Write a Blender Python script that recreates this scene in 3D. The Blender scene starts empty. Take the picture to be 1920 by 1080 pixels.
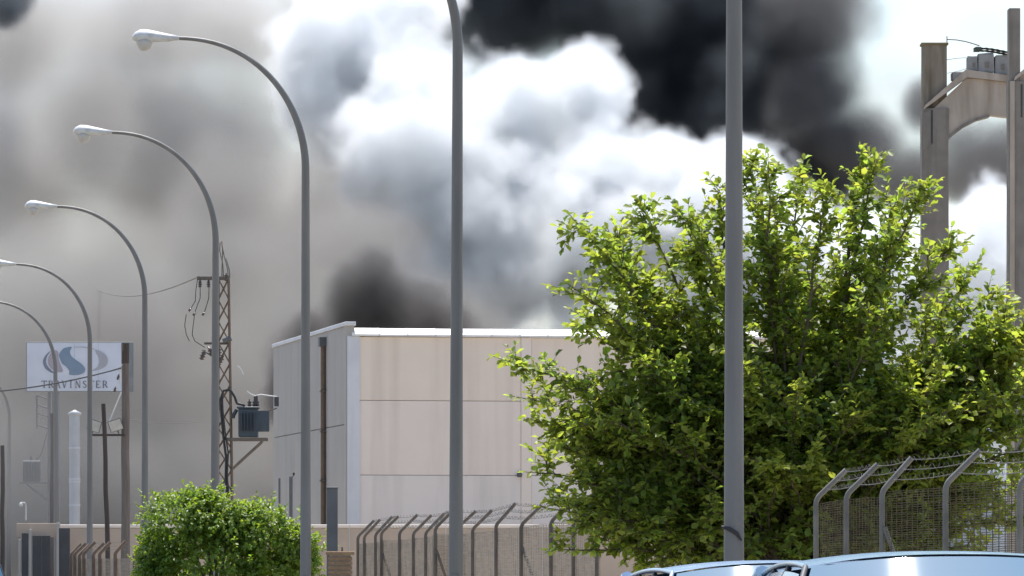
import bpy, bmesh, math, random
from mathutils import Vector, Matrix
from mathutils import noise as mnoise
R = math.radians
scene = bpy.context.scene
col = scene.collection

# ------------------------------------------------------------------ camera
F = 10667.0            # focal length in photograph pixels (200 mm on 36 mm, 1920 wide)
YH = 1092.0            # photograph row of the horizon
CAMZ = 1.3
cam_data = bpy.data.cameras.new('camera')
cam = bpy.data.objects.new('camera', cam_data)
col.objects.link(cam)
cam.location = (0, 0, CAMZ)
cam.rotation_euler = (R(90), 0, 0)
cam_data.sensor_width = 36.0
cam_data.lens = 36.0 * F / 1920.0
cam_data.shift_y = (YH - 540.0) / 1920.0
cam_data.clip_start = 0.5
cam_data.clip_end = 20000
scene.camera = cam

# ------------------------------------------------------------------ sky and sun
SUN_EL, SUN_AZ = 70.0, 2.0        # azimuth from straight ahead (+Y), negative = left
world = bpy.data.worlds.new('World'); scene.world = world
world.use_nodes = True
wn = world.node_tree; wn.nodes.clear()
w_out = wn.nodes.new('ShaderNodeOutputWorld')
w_bg = wn.nodes.new('ShaderNodeBackground')
w_sky = wn.nodes.new('ShaderNodeTexSky')
w_sky.sky_type = 'NISHITA'; w_sky.sun_disc = False
w_sky.sun_elevation = R(SUN_EL); w_sky.sun_rotation = R(SUN_AZ)
w_sky.air_density = 1.0; w_sky.dust_density = 1.7; w_sky.ozone_density = 1.0
w_bg.inputs['Strength'].default_value = 0.095
wn.links.new(w_sky.outputs[0], w_bg.inputs[0]); wn.links.new(w_bg.outputs[0], w_out.inputs[0])
sl = bpy.data.lights.new('sun', 'SUN'); sl.energy = 2.8; sl.angle = R(0.53); sl.color = (1.0, 0.965, 0.91)
sun = bpy.data.objects.new('sun', sl); col.objects.link(sun)
sd = Vector((math.cos(R(SUN_EL)) * math.sin(R(SUN_AZ)), math.cos(R(SUN_EL)) * math.cos(R(SUN_AZ)), math.sin(R(SUN_EL))))
sun.rotation_euler = sd.to_track_quat('Z', 'Y').to_euler()
sun.location = (0, 0, 60)

vs = scene.view_settings
vs.view_transform = 'Standard'; vs.look = 'None'; vs.gamma = 1.0; vs.use_curve_mapping = False
vs.exposure = 1.22
cy = scene.cycles
cy.max_bounces = 14; cy.diffuse_bounces = 3; cy.glossy_bounces = 3; cy.transmission_bounces = 6
cy.volume_bounces = 8; cy.transparent_max_bounces = 12
cy.volume_step_rate = 3.0; cy.volume_max_steps = 256
cy.sample_clamp_indirect = 6.0
cy.use_denoising = True

def P(px, py, Y):
    """photograph pixel + distance -> point of the place"""
    return Vector(((px - 960.0) / F * Y, Y, CAMZ + (YH - py) / F * Y))
def S(Y): return F / Y             # photograph pixels per metre at a distance
# ------------------------------------------------------------------ materials
def pmat(name, c1, c2=None, rough=0.7, metal=0.0, scale=3.0, detail=6, stretch=(1, 1, 1), bump=0.0, bscale=40.0, spec=0.5,
         coat=0.0, lo=0.35, hi=0.65, trans=0.0, island=0.0, dirt=None):
    """procedural surface: two tones mixed by noise, optional streaky dirt tone, fine bump"""
    m = bpy.data.materials.new(name); m.use_nodes = True
    nt = m.node_tree; N, L = nt.nodes, nt.links
    b = N['Principled BSDF']
    c2 = c2 or tuple(x * 0.8 for x in c1)
    tc = N.new('ShaderNodeTexCoord'); mp = N.new('ShaderNodeMapping'); mp.inputs['Scale'].default_value = stretch
    L.new(tc.outputs['Object'], mp.inputs[0])
    nz = N.new('ShaderNodeTexNoise'); nz.inputs['Scale'].default_value = scale; nz.inputs['Detail'].default_value = detail
    L.new(mp.outputs[0], nz.inputs['Vector'])
    cr = N.new('ShaderNodeValToRGB'); cr.color_ramp.elements[0].position = lo; cr.color_ramp.elements[1].position = hi
    cr.color_ramp.elements[0].color = (*c1, 1); cr.color_ramp.elements[1].color = (*c2, 1)
    L.new(nz.outputs[0], cr.inputs[0])
    out = cr.outputs[0]
    if dirt:
        dc, ds, amt = dirt                      # tone, mapping stretch, amount
        m2 = N.new('ShaderNodeMapping'); m2.inputs['Scale'].default_value = ds; L.new(tc.outputs['Object'], m2.inputs[0])
        n2 = N.new('ShaderNodeTexNoise'); n2.inputs['Scale'].default_value = 1.0; n2.inputs['Detail'].default_value = 5
        L.new(m2.outputs[0], n2.inputs['Vector'])
        r2 = N.new('ShaderNodeMapRange'); r2.inputs['From Min'].default_value = 0.5; r2.inputs['From Max'].default_value = 0.72
        r2.inputs['To Max'].default_value = amt; L.new(n2.outputs[0], r2.inputs[0])
        mx = N.new('ShaderNodeMix'); mx.data_type = 'RGBA'; L.new(r2.outputs[0], mx.inputs[0]); L.new(out, mx.inputs[6])
        mx.inputs[7].default_value = (*dc, 1); out = mx.outputs[2]
    if island:
        gi = N.new('ShaderNodeNewGeometry'); hs = N.new('ShaderNodeHueSaturation')
        r3 = N.new('ShaderNodeMapRange'); r3.inputs['To Min'].default_value = 1 - island; r3.inputs['To Max'].default_value = 1 + island
        L.new(gi.outputs['Random Per Island'], r3.inputs[0]); L.new(r3.outputs[0], hs.inputs['Value'])
        r4 = N.new('ShaderNodeMapRange'); r4.inputs['To Min'].default_value = 0.475; r4.inputs['To Max'].default_value = 0.522
        mu = N.new('ShaderNodeMath'); mu.operation = 'FRACT'; mm = N.new('ShaderNodeMath'); mm.operation = 'MULTIPLY'; mm.inputs[1].default_value = 7.3
        L.new(gi.outputs['Random Per Island'], mm.inputs[0]); L.new(mm.outputs[0], mu.inputs[0]); L.new(mu.outputs[0], r4.inputs[0])
        L.new(r4.outputs[0], hs.inputs['Hue']); L.new(out, hs.inputs['Color']); out = hs.outputs[0]
    L.new(out, b.inputs['Base Color'])
    b.inputs['Roughness'].default_value = rough; b.inputs['Metallic'].default_value = metal
    b.inputs['Specular IOR Level'].default_value = spec; b.inputs['Coat Weight'].default_value = coat
    b.inputs['Coat Roughness'].default_value = 0.04
    if bump:
        nb = N.new('ShaderNodeTexNoise'); nb.inputs['Scale'].default_value = bscale; nb.inputs['Detail'].default_value = 4
        L.new(tc.outputs['Object'], nb.inputs['Vector'])
        bp = N.new('ShaderNodeBump'); bp.inputs['Strength'].default_value = bump; bp.inputs['Distance'].default_value = 0.02
        L.new(nb.outputs[0], bp.inputs['Height']); L.new(bp.outputs[0], b.inputs['Normal'])
    if trans:
        tr = N.new('ShaderNodeBsdfTranslucent'); ms = N.new('ShaderNodeMixShader'); ms.inputs[0].default_value = trans
        g = N.new('ShaderNodeMix'); g.data_type = 'RGBA'; g.blend_type = 'MULTIPLY'; g.inputs[0].default_value = 1.0
        L.new(out, g.inputs[6]); g.inputs[7].default_value = (2.15, 2.0, 0.95, 1); L.new(g.outputs[2], tr.inputs[0])
        L.new(b.outputs[0], ms.inputs[1]); L.new(tr.outputs[0], ms.inputs[2])
        L.new(ms.outputs[0], N['Material Output'].inputs[0])
    return m

MAT = dict(
    asphalt=pmat('asphalt', (0.05, 0.05, 0.052), (0.065, 0.063, 0.06), 0.9, bump=0.3),
    earth=pmat('dry_earth', (0.38, 0.33, 0.26), (0.30, 0.26, 0.20), 0.95, scale=0.3, bump=0.5, bscale=5),
    pavement=pmat('pavement', (0.34, 0.32, 0.29), (0.27, 0.26, 0.24), 0.9, bump=0.2),
    galv=pmat('galvanised_steel', (0.205, 0.20, 0.19), (0.16, 0.155, 0.145), 0.55, 0.25, 5, stretch=(1, 1, 0.12), bump=0.05, dirt=((0.16, 0.14, 0.12), (9, 9, 0.7), 0.35)),
    lamp_white=pmat('lamp_housing', (0.62, 0.63, 0.62), (0.52, 0.53, 0.52), 0.5, scale=6, dirt=((0.3, 0.28, 0.25), (6, 6, 6), 0.5)),
    lens=pmat('lamp_lens', (0.5, 0.49, 0.47), (0.42, 0.41, 0.38), 0.3, scale=8),
    cream=pmat('cream_render', (0.80, 0.685, 0.575), (0.76, 0.65, 0.545), 0.85, scale=0.8, bump=0.06, bscale=15, dirt=((0.45, 0.36, 0.28), (2.2, 2.2, 0.10), 0.25)),
    cream2=pmat('cream_render_pale', (0.80, 0.70, 0.61), (0.77, 0.67, 0.585), 0.85, scale=0.8, bump=0.06, bscale=15, dirt=((0.45, 0.36, 0.30), (2.2, 2.2, 0.12), 0.22)),
    pale=pmat('pale_render', (0.77, 0.70, 0.64), (0.74, 0.67, 0.61), 0.85, scale=0.8, bump=0.06, bscale=15, dirt=((0.42, 0.38, 0.35), (2, 2, 0.15), 0.25)),
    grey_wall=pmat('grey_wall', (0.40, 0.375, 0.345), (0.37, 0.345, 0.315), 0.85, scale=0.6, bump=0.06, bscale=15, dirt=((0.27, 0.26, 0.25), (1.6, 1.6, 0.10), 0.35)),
    white_trim=pmat('white_trim', (0.64, 0.65, 0.67), (0.58, 0.59, 0.61), 0.8, scale=1, dirt=((0.42, 0.40, 0.38), (3, 3, 0.2), 0.3)),
    coping=pmat('white_flashing', (0.80, 0.78, 0.74), (0.74, 0.72, 0.68), 0.45, scale=4, dirt=((0.45, 0.40, 0.34), (3, 3, 3), 0.3)),
    beige=pmat('beige_wall', (0.52, 0.41, 0.32), (0.47, 0.37, 0.29), 0.9, scale=0.7, bump=0.1, bscale=20, dirt=((0.33, 0.26, 0.2), (1.5, 1.5, 0.3), 0.4)),
    stained=pmat('stained_concrete', (0.17, 0.14, 0.10), (0.24, 0.205, 0.165), 0.95, scale=2.5, stretch=(3, 3, .7), bump=0.3, bscale=18, dirt=((0.07, 0.055, 0.03), (6, 6, 0.4), 0.85)),
    concrete=pmat('old_concrete', (0.235, 0.21, 0.185), (0.18, 0.162, 0.142), 0.92, scale=2.2, bump=0.25, bscale=18, dirt=((0.11, 0.10, 0.08), (5, 5, 0.5), 0.85)),
    concrete_l=pmat('precast_concrete', (0.44, 0.375, 0.315), (0.37, 0.315, 0.265), 0.92, scale=1.6, bump=0.2, bscale=18, dirt=((0.19, 0.15, 0.11), (4, 4, 0.5), 0.6)),
    block=pmat('grey_block', (0.30, 0.295, 0.285), (0.22, 0.215, 0.21), 0.95, scale=4, bump=0.4),
    moss=pmat('mossy_stain', (0.13, 0.11, 0.05), (0.20, 0.16, 0.10), 0.95, scale=5, bump=0.3),
    rust=pmat('rusty_steel', (0.19, 0.13, 0.09), (0.14, 0.105, 0.08), 0.85, 0.1, 7, bump=0.2),
    rust_dark=pmat('weathered_post', (0.17, 0.135, 0.105), (0.115, 0.10, 0.085), 0.7, 0.2, 5, bump=0.1),
    post=pmat('fence_post_steel', (0.20, 0.19, 0.17), (0.14, 0.135, 0.12), 0.6, 0.2, 5, bump=0.1),
    wire=pmat('wire', (0.17, 0.16, 0.15), (0.12, 0.11, 0.10), 0.6, 0.3),
    screen=pmat('brushwood_screen', (0.42, 0.345, 0.26), (0.33, 0.27, 0.20), 0.95, scale=5, stretch=(0.4, 0.4, 4)),
    screen_b=pmat('brown_brushwood', (0.13, 0.095, 0.045), (0.085, 0.065, 0.03), 0.95, scale=5, stretch=(0.4, 0.4, 4)),
    wood=pmat('weathered_wood', (0.20, 0.165, 0.14), (0.14, 0.115, 0.10), 0.95, scale=4, stretch=(6, 6, 0.4), bump=0.4),
    wood_dark=pmat('dark_wood', (0.06, 0.05, 0.045), (0.09, 0.065, 0.05), 0.95, scale=4, stretch=(6, 6, 0.4), bump=0.4),
    dark=pmat('dark_paint', (0.035, 0.038, 0.04), (0.05, 0.052, 0.055), 0.6),
    dark_grey=pmat('dark_grey_steel', (0.10, 0.105, 0.11), (0.13, 0.135, 0.14), 0.6, 0.1, dirt=((0.07, 0.065, 0.06), (5, 5, 0.6), 0.4)),
    tank=pmat('transformer_paint', (0.045, 0.065, 0.085), (0.035, 0.05, 0.065), 0.45, scale=5, dirt=((0.09, 0.07, 0.05), (5, 5, 1), 0.35)),
    porcelain=pmat('porcelain', (0.12, 0.075, 0.055), (0.09, 0.055, 0.04), 0.25),
    rubber=pmat('black_cable', (0.018, 0.018, 0.018), (0.03, 0.03, 0.03), 0.6),
    white_cable=pmat('white_cable', (0.72, 0.72, 0.70), (0.6, 0.6, 0.58), 0.5),
    pipe_white=pmat('white_pipe', (0.52, 0.53, 0.54), (0.46, 0.47, 0.48), 0.5, scale=3, dirt=((0.42, 0.42, 0.42), (4, 4, 1), 0.35)),
    sign=pmat('sign_face', (0.72, 0.74, 0.80), (0.66, 0.68, 0.74), 0.6, scale=2),
    sign_frame=pmat('sign_frame', (0.20, 0.21, 0.21), (0.26, 0.27, 0.27), 0.6),
    ink_blue=pmat('logo_blue', (0.16, 0.24, 0.34), (0.19, 0.27, 0.36), 0.6),
    ink_maroon=pmat('logo_mauve', (0.38, 0.31, 0.36), (0.42, 0.35, 0.39), 0.6),
    ink_navy=pmat('logo_slate', (0.13, 0.16, 0.23), (0.16, 0.19, 0.26), 0.6),
    ink_grey=pmat('logo_grey', (0.40, 0.39, 0.42), (0.45, 0.44, 0.46), 0.6),
    ink_text=pmat('sign_lettering', (0.11, 0.10, 0.13), (0.14, 0.13, 0.16), 0.6),
    brick=pmat('tan_brick', (0.34, 0.23, 0.13), (0.26, 0.17, 0.10), 0.9, scale=6, bump=0.3),
    mortar=pmat('mortar', (0.48, 0.42, 0.36), (0.42, 0.37, 0.32), 0.95),
    bark=pmat('bark', (0.14, 0.105, 0.075), (0.09, 0.07, 0.05), 0.95, scale=8, stretch=(3, 3, 0.6), bump=0.5),
    leaf=pmat('leaf', (0.20, 0.25, 0.055), (0.15, 0.215, 0.05), 0.45, scale=1.1, trans=0.58, island=0.5, spec=0.5),
    bush_leaf=pmat('bush_leaf', (0.17, 0.25, 0.034), (0.13, 0.215, 0.03), 0.45, scale=1.6, trans=0.46, island=0.3, spec=0.6),
    car_a=pmat('silver_blue_paint', (0.20, 0.32, 0.44), (0.205, 0.325, 0.445), 0.4, 0.3, coat=0.5, scale=2),
    car_b=pmat('pale_blue_paint', (0.26, 0.37, 0.53), (0.265, 0.375, 0.535), 0.4, 0.3, coat=0.5, scale=2),
    van_white=pmat('van_white', (0.75, 0.75, 0.74), (0.7, 0.7, 0.69), 0.4, coat=0.6),
    van_red=pmat('van_maroon', (0.20, 0.02, 0.03), (0.17, 0.02, 0.03), 0.4, coat=0.6),
    trim=pmat('black_trim', (0.03, 0.03, 0.032), (0.045, 0.045, 0.047), 0.5),
    tyre=pmat('tyre', (0.02, 0.02, 0.02), (0.03, 0.03, 0.03), 0.9),
    rim=pmat('alloy', (0.55, 0.56, 0.57), (0.48, 0.49, 0.5), 0.3, 0.9),
    chrome=pmat('chrome', (0.7, 0.7, 0.7), (0.65, 0.65, 0.65), 0.15, 1.0),
    glass=pmat('car_glass', (0.10, 0.20, 0.30), (0.105, 0.205, 0.305), 0.04, scale=2, spec=0.35),
    headlamp=pmat('headlamp', (0.6, 0.62, 0.64), (0.5, 0.52, 0.54), 0.1, coat=1.0),
    red_lamp=pmat('tail_lamp', (0.3, 0.02, 0.02), (0.25, 0.02, 0.02), 0.15, coat=1.0),
    green_sheet=pmat('dark_green_sheet', (0.045, 0.065, 0.055), (0.06, 0.075, 0.065), 0.7),
    paint_line=pmat('road_paint', (0.7, 0.7, 0.68), (0.55, 0.55, 0.53), 0.7),
)

# ------------------------------------------------------------------ helpers
class MB:
    def __init__(s): s.v = []; s.f = []; s.smooth = []
    def add(s, vs, fs, smooth=False):
        o = len(s.v); s.v.extend([tuple(x) for x in vs]); s.f.extend([tuple(i + o for i in q) for q in fs]); s.smooth.extend([smooth] * len(fs)); return s
    def box(s, c, d, ux=None, bevel=0.0):
        """box centre c, size d, optional horizontal direction of its local x"""
        c = Vector(c); ux = Vector(ux or (1, 0, 0)).normalized(); uz = Vector((0, 0, 1)); uy = uz.cross(ux)
        hx, hy, hz = d[0] / 2, d[1] / 2, d[2] / 2
        if bevel <= 0:
            v = [c + ux * (a * hx) + uy * (b * hy) + uz * (e * hz) for e in (-1, 1) for a, b in ((-1, -1), (1, -1), (1, 1), (-1, 1))]
            return s.add(v, [(3, 2, 1, 0), (4, 5, 6, 7), (0, 1, 5, 4), (1, 2, 6, 5), (2, 3, 7, 6), (3, 0, 4, 7)])
        b_ = bevel; v = []
        for e, k in ((-hz, b_), (-hz + b_, 0), (hz - b_, 0), (hz, b_)):
            for a, b in ((-1, -1), (1, -1), (1, 1), (-1, 1)):
                v.append(c + ux * (a * (hx - k)) + uy * (b * (hy - k)) + uz * e)
        f = [(3, 2, 1, 0), (12, 13, 14, 15)]
        for r in range(3):
            for i in range(4):
                j = (i + 1) % 4; f.append((r * 4 + i, r * 4 + j, r * 4 + 4 + j, r * 4 + 4 + i))
        return s.add(v, f)
    def tube(s, pts, rad, n=10, caps=True):
        pts = [Vector(p) for p in pts]
        rad = [rad] * len(pts) if isinstance(rad, (int, float)) else rad
        v = []; f = []; up = None
        for i, p in enumerate(pts):
            t = (pts[min(i + 1, len(pts) - 1)] - pts[max(i - 1, 0)]).normalized()
            if up is None:
                up = Vector((0, 0, 1)) if abs(t.z) < 0.9 else Vector((1, 0, 0))
            a = t.cross(up).normalized(); up = a.cross(t).normalized()
            for k in range(n):
                q = 2 * math.pi * k / n; v.append(p + (a * math.cos(q) + up * math.sin(q)) * rad[i])
        for i in range(len(pts) - 1):
            for k in range(n):
                j = (k + 1) % n; f.append((i * n + k, i * n + j, (i + 1) * n + j, (i + 1) * n + k))
        s.add(v, f, True)
        if caps:
            s.add(v[:n], [tuple(range(n))][::-1]); s.add(v[-n:], [tuple(range(n))])
        return s
    def lathe(s, c, prof, n=14):
        c = Vector(c); v = []; f = []
        for r, z in prof:
            for k in range(n):
                q = 2 * math.pi * k / n; v.append(c + Vector((r * math.cos(q), r * math.sin(q), z)))
        for i in range(len(prof) - 1):
            for k in range(n):
                j = (k + 1) % n; f.append((i * n + k, i * n + j, (i + 1) * n + j, (i + 1) * n + k))
        f2 = [tuple(range(n))[::-1], tuple((len(prof) - 1) * n + k for k in range(n))]
        return s.add(v, f + f2, True)
    def prism(s, poly, d):
        """polygon of points, extruded by vector d"""
        poly = [Vector(p) for p in poly]; d = Vector(d); n = len(poly)
        v = poly + [p + d for p in poly]
        f = [tuple(range(n)), tuple(range(2 * n - 1, n - 1, -1))] + [(i, n + i, n + (i + 1) % n, (i + 1) % n) for i in range(n)]
        return s.add(v, f)
    def grid(s, fn, nu, nv, smooth=True):
        v = [fn(i / nu, j / nv) for j in range(nv + 1) for i in range(nu + 1)]
        f = [(j * (nu + 1) + i, j * (nu + 1) + i + 1, (j + 1) * (nu + 1) + i + 1, (j + 1) * (nu + 1) + i) for j in range(nv) for i in range(nu)]
        return s.add(v, f, smooth)
    def mesh(s, name, m):
        me = bpy.data.meshes.new(name); me.from_pydata(s.v, [], s.f)
        me.polygons.foreach_set('use_smooth', s.smooth); me.update()
        bm = bmesh.new(); bm.from_mesh(me)
        if len(bm.faces) < 20000: bmesh.ops.recalc_face_normals(bm, faces=bm.faces)
        bm.to_mesh(me); bm.free()
        me.materials.append(MAT[m] if isinstance(m, str) else m)
        return me
    def build(s, name, m, parent=None):
        """links the collected shapes as ONE mesh object; coordinates are local to the parent"""
        o = bpy.data.objects.new(name, s.mesh(name, m)); col.objects.link(o); o.parent = parent
        return o
def tag(o, label=None, cat=None, group=None, kind=None):
    if label: o['label'] = label
    if cat: o['category'] = cat
    if group: o['group'] = group
    if kind: o['kind'] = kind
    return o
def thing(name, label, cat, loc=(0, 0, 0), rz=0.0, group=None):
    o = bpy.data.objects.new(name, None); col.objects.link(o); o.location = loc; o.rotation_euler = (0, 0, rz); o.empty_display_size = 0.3
    return tag(o, label, cat, group)
def inst(mesh, name, parent, loc, rot=(0, 0, 0), sc=(1, 1, 1)):
    o = bpy.data.objects.new(name, mesh); col.objects.link(o); o.parent = parent; o.location = loc; o.rotation_euler = rot; o.scale = sc
    return o
def copy_tree(o, parent=None):
    c = o.copy(); col.objects.link(c); c.parent = parent
    for ch in list(o.children): copy_tree(ch, c)
    return c
def bez(p0, p1, p2, n):
    return [Vector(p0) * (1 - t) ** 2 + Vector(p1) * 2 * t * (1 - t) + Vector(p2) * t * t for t in [i / n for i in range(n + 1)]]
def sag(a, b, d, n=14):
    a, b = Vector(a), Vector(b)
    return [a.lerp(b, i / n) - Vector((0, 0, d * 4 * (i / n) * (1 - i / n))) for i in range(n + 1)]
def at(root, px, py, Y):           # local coordinates of a measured point
    return P(px, py, Y) - Vector(root.location)

# ------------------------------------------------------------------ the ground (below the picture, still there)
RS = -0.1275                                             # the street drifts left as it goes away
def street(off, Y, z): return Vector((8.33 + RS * Y + off, Y, z))
g = MB(); g.grid(lambda u, v: Vector((-3000 + 6000 * u, -3000 + 6000 * v, -0.02)), 20, 20); tag(g.build('ground', 'earth'), kind='structure')
def strip(name, o0, o1, z, m, Y0=-60, Y1=700, thick=0):
    b = MB(); vs = [street(o0, Y0, z), street(o1, Y0, z), street(o1, Y1, z), street(o0, Y1, z)]
    if thick: b.prism([p - Vector((0, 0, thick)) for p in vs], (0, 0, thick))
    else: b.add(vs, [(0, 1, 2, 3)])
    return tag(b.build(name, m), kind='structure')
strip('road', -9.6, -0.72, 0.0, 'asphalt')
strip('pavement', -0.6, 1.2, 0.13, 'pavement', thick=0.13)
strip('kerb', -0.72, -0.602, 0.14, 'pale', thick=0.14)
strip('road_marking', -5.3, -5.18, 0.004, 'paint_line')

# ------------------------------------------------------------------ street lamps
def make_lamp(name='street_lamp'):
    r = thing(name, '', 'street lamp')
    H0 = 7.85
    MB().tube([(0, 0, 0), (0, 0, 0.9), (0, 0, 4), (0, 0, H0)], [0.098, 0.092, 0.078, 0.064], 20).build('pole', 'galv', r)
    b = MB().box((0, 0, 0.012), (0.42, 0.42, 0.024))
    for a in (-1, 1):
        for c in (-1, 1): b.tube([(a * 0.15, c * 0.15, 0.02), (a * 0.15, c * 0.15, 0.07)], 0.015, 6)
    b.build('base_plate', 'galv', r)
    MB().box((0, -0.098, 1.1), (0.09, 0.02, 0.35), bevel=0.005).build('access_door', 'galv', r)
    arc = []
    for i in range(25):                                   # super-ellipse quarter bend
        t = i / 24 * math.pi / 2
        arc.append(Vector((-2.1 + 2.1 * math.cos(t) ** 0.92, 0, H0 + 2.12 * math.sin(t) ** 1.02)))
    arc[-1] = Vector((-2.15, 0, H0 + 2.125))
    MB().tube(arc, [0.064 - 0.034 * i / 24 for i in range(25)], 16).build('arm', 'galv', r)
    z = H0 + 2.125
    hd = MB()                                            # luminaire: tapered neck swelling into a rounded hood
    st = [(-2.05, 0.036, 0.036, -0.005), (-2.20, 0.07, 0.062, 0.0), (-2.38, 0.11, 0.09, 0.012), (-2.56, 0.15, 0.115, 0.026), (-2.68, 0.16, 0.118, 0.028), (-2.76, 0.13, 0.085, 0.018), (-2.81, 0.06, 0.035, 0.0)]
    v = []; f = []; n = 16
    for x, w, h, dz in st:
        for k in range(n):
            q = 2 * math.pi * k / n; zz = math.sin(q); v.append((x, w * math.cos(q), z + dz + (h * zz if zz > 0 else 0.85 * h * zz)))
    for i in range(len(st) - 1):
        for k in range(n):
            j = (k + 1) % n; f.append((i * n + k, i * n + j, (i + 1) * n + j, (i + 1) * n + k))
    f += [tuple(range(n)), tuple((len(st) - 1) * n + k for k in range(n))]
    hd.add(v, f, True); h = hd.build('lamp_head', 'lamp_white', r)
    MB().lathe((-2.615, 0, z - 0.03), [(0.02, -0.175), (0.06, -0.168), (0.105, -0.135), (0.135, -0.06), (0.135, 0.02)], 16).build('lens', 'lens', h)
    MB().tube([(-2.215, 0, z + 0.004), (-2.24, 0, z + 0.005)], 0.062, 14).build('clamp', 'galv', h)
    return r
lamp0 = make_lamp()
lamp_spots = [
    (1376, 50.2, 'tall grey lamp post standing by the parked cars before the leafy tree'),
    (854, 71.0, 'grey street lamp post standing in front of the cream warehouse front'),
    (573, 91.9, 'curved grey street lamp between the round green bush and the dark grey box post'),
    (402, 111.2, 'curved grey street lamp standing beside the lattice tower with the transformer'),
    (272, 133.1, 'curved grey street lamp between the brown wooden pole and the lattice tower'),
    (168, 157.3, 'curved grey street lamp rising past the middle of the white sign board'),
    (107, 178.0, 'curved grey street lamp whose arc crosses the swirl logo of the sign board'),
    (16, 232.0, 'faint grey street lamp in the smoke just beyond the white sign board')]
lamps = []
for i, (px, Y, lab) in enumerate(lamp_spots):
    o = lamp0 if i == 0 else copy_tree(lamp0)
    p = P(px, YH, Y); o.location = (p.x, Y, 0.13); o.rotation_euler.z = R(-3 + [0, 1.5, 0, -1, 1, -.5, 2, 0][i])
    o.rotation_euler.y = R([0.02, 0.2, 0.0, 0.18, -0.05, 0.05, -.4, 0.2][i])
    tag(o, lab, 'street lamp', 'curved street lamps in a row along the road'); lamps.append(o)
MB().tube([(-0.11, -0.09, 1.66), (-0.04, -0.105, 1.64), (0.03, -0.10, 1.60), (0.07, -0.085, 1.54)], [0.012, 0.02, 0.02, 0.008], 8).build('strap', 'rubber', lamps[0])

# ------------------------------------------------------------------ warehouse
WY = 180.0
wc = P(650, YH, WY); wc.z = 0
wh = thing('warehouse', 'cream panelled warehouse with grey side wall and white roof flashing', 'warehouse', wc)
df = Vector((1, 0.178, 0)).normalized(); dsd = Vector((-0.178, 1, 0)).normalized()
ZP = 9.55; ZG = 9.10; WL = 14.2; WD = 17.3
rng = random.Random(3)
core = MB(); core.prism([df * 0.25 + dsd * 0.3, df * (WL - 0.1) + dsd * 0.3, df * (WL - 0.1) + dsd * (WD - .1), df * 0.25 + dsd * (WD - .1)], (0, 0, ZG - 0.2)); core.build('wall_core', 'mortar', wh)
def wall_piece(name, m, o, u, a0, a1, z0, z1, nrm, thick, bevel=0.012):
    """panel on the plane through o along u, proud of it by thick towards nrm"""
    c = o + u * ((a0 + a1) / 2) + nrm * (thick / 2) + Vector((0, 0, (z0 + z1) / 2))
    return MB().box(c, (a1 - a0, thick, z1 - z0), ux=u, bevel=bevel).build(name, m, wh)
O = Vector((0, 0, 0)); nf = -dsd
rows = [(0.02, 2.32), (2.332, 4.695), (4.708, 7.06), (7.073, ZG - 0.02)]
cols = [(0.425, 5.61), (5.96, 9.96), (10.31, 13.76)]
for ci, (a0, a1) in enumerate(cols):
    for ri, (z0, z1) in enumerate(rows):
        wall_piece('panel', ('pale', 'pale', 'cream2', 'cream')[ri], O + dsd * 0.30, df, a0, a1, z0, z1, nf, 0.24 + rng.uniform(-.004, .004))
wall_piece('corner_pilaster', 'white_trim', O + dsd * 0.30, df, 0.02, 0.42, 0, ZG, nf, 0.30)
for a in (5.62, 9.97, 13.77):
    wall_piece('pilaster', 'cream2', O + dsd * 0.30, df, a, a + 0.33, 0, ZG - .01, nf, 0.265)
# sloped white roof flashing in short lengths
a = 0.16; k = 0
while a < WL - 0.2:
    b_ = min(a + 0.885, WL)
    prof = [(-0.06, ZG), (-0.06, ZG + 0.06), (0.22, ZG + 0.26), (0.32, ZG + 0.26), (0.32, ZG)]
    dz = rng.uniform(-0.006, 0.006)
    MB().prism([df * a + dsd * y + Vector((0, 0, z + dz)) for y, z in prof], df * (b_ - a)).build('flashing', 'coping', wh)
    MB().prism([df * (b_ - .012) + dsd * (y - (0.02 if y < .1 else 0)) + Vector((0, 0, z + (0.015 if z > ZG + .01 else 0))) for y, z in prof], df * 0.03).build('seam', 'white_trim', wh)
    a = b_ + 0.018; k += 1
# side wall with parapet
ns = -df
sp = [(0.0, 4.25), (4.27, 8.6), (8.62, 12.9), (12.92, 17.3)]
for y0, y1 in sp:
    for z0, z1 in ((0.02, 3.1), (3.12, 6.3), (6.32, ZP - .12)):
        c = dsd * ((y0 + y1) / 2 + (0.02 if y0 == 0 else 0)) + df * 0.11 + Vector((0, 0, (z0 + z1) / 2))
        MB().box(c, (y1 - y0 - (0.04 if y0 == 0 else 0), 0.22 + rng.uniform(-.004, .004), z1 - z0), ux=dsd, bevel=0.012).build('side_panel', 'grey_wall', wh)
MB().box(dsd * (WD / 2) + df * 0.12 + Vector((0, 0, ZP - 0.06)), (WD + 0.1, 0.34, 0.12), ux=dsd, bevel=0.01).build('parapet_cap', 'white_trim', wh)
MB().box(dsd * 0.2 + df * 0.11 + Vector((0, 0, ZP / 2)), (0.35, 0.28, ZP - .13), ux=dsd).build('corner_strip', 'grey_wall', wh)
pp = dsd * 4.6 + ns * 0.09
MB().tube([pp + Vector((0, 0, 0.2)), pp + Vector((0, 0, 4.4)), pp + Vector((0, 0, 9.2))], 0.085, 10).build('drain_pipe', 'rust', wh)
for z in (2.2, 4.6, 6.2, 7.5): MB().box(pp + Vector((0, 0, z)), (0.26, 0.2, 0.06), ux=dsd).build('pipe_bracket', 'rust_dark', wh)
MB().box(pp + Vector((0, 0, 9.1)) + ns * 0.02, (0.34, 0.24, 0.3), ux=dsd).build('cavity_shade', 'dark_grey', wh)  # dark box painted in for the shade of a cavity at the pipe top
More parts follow.
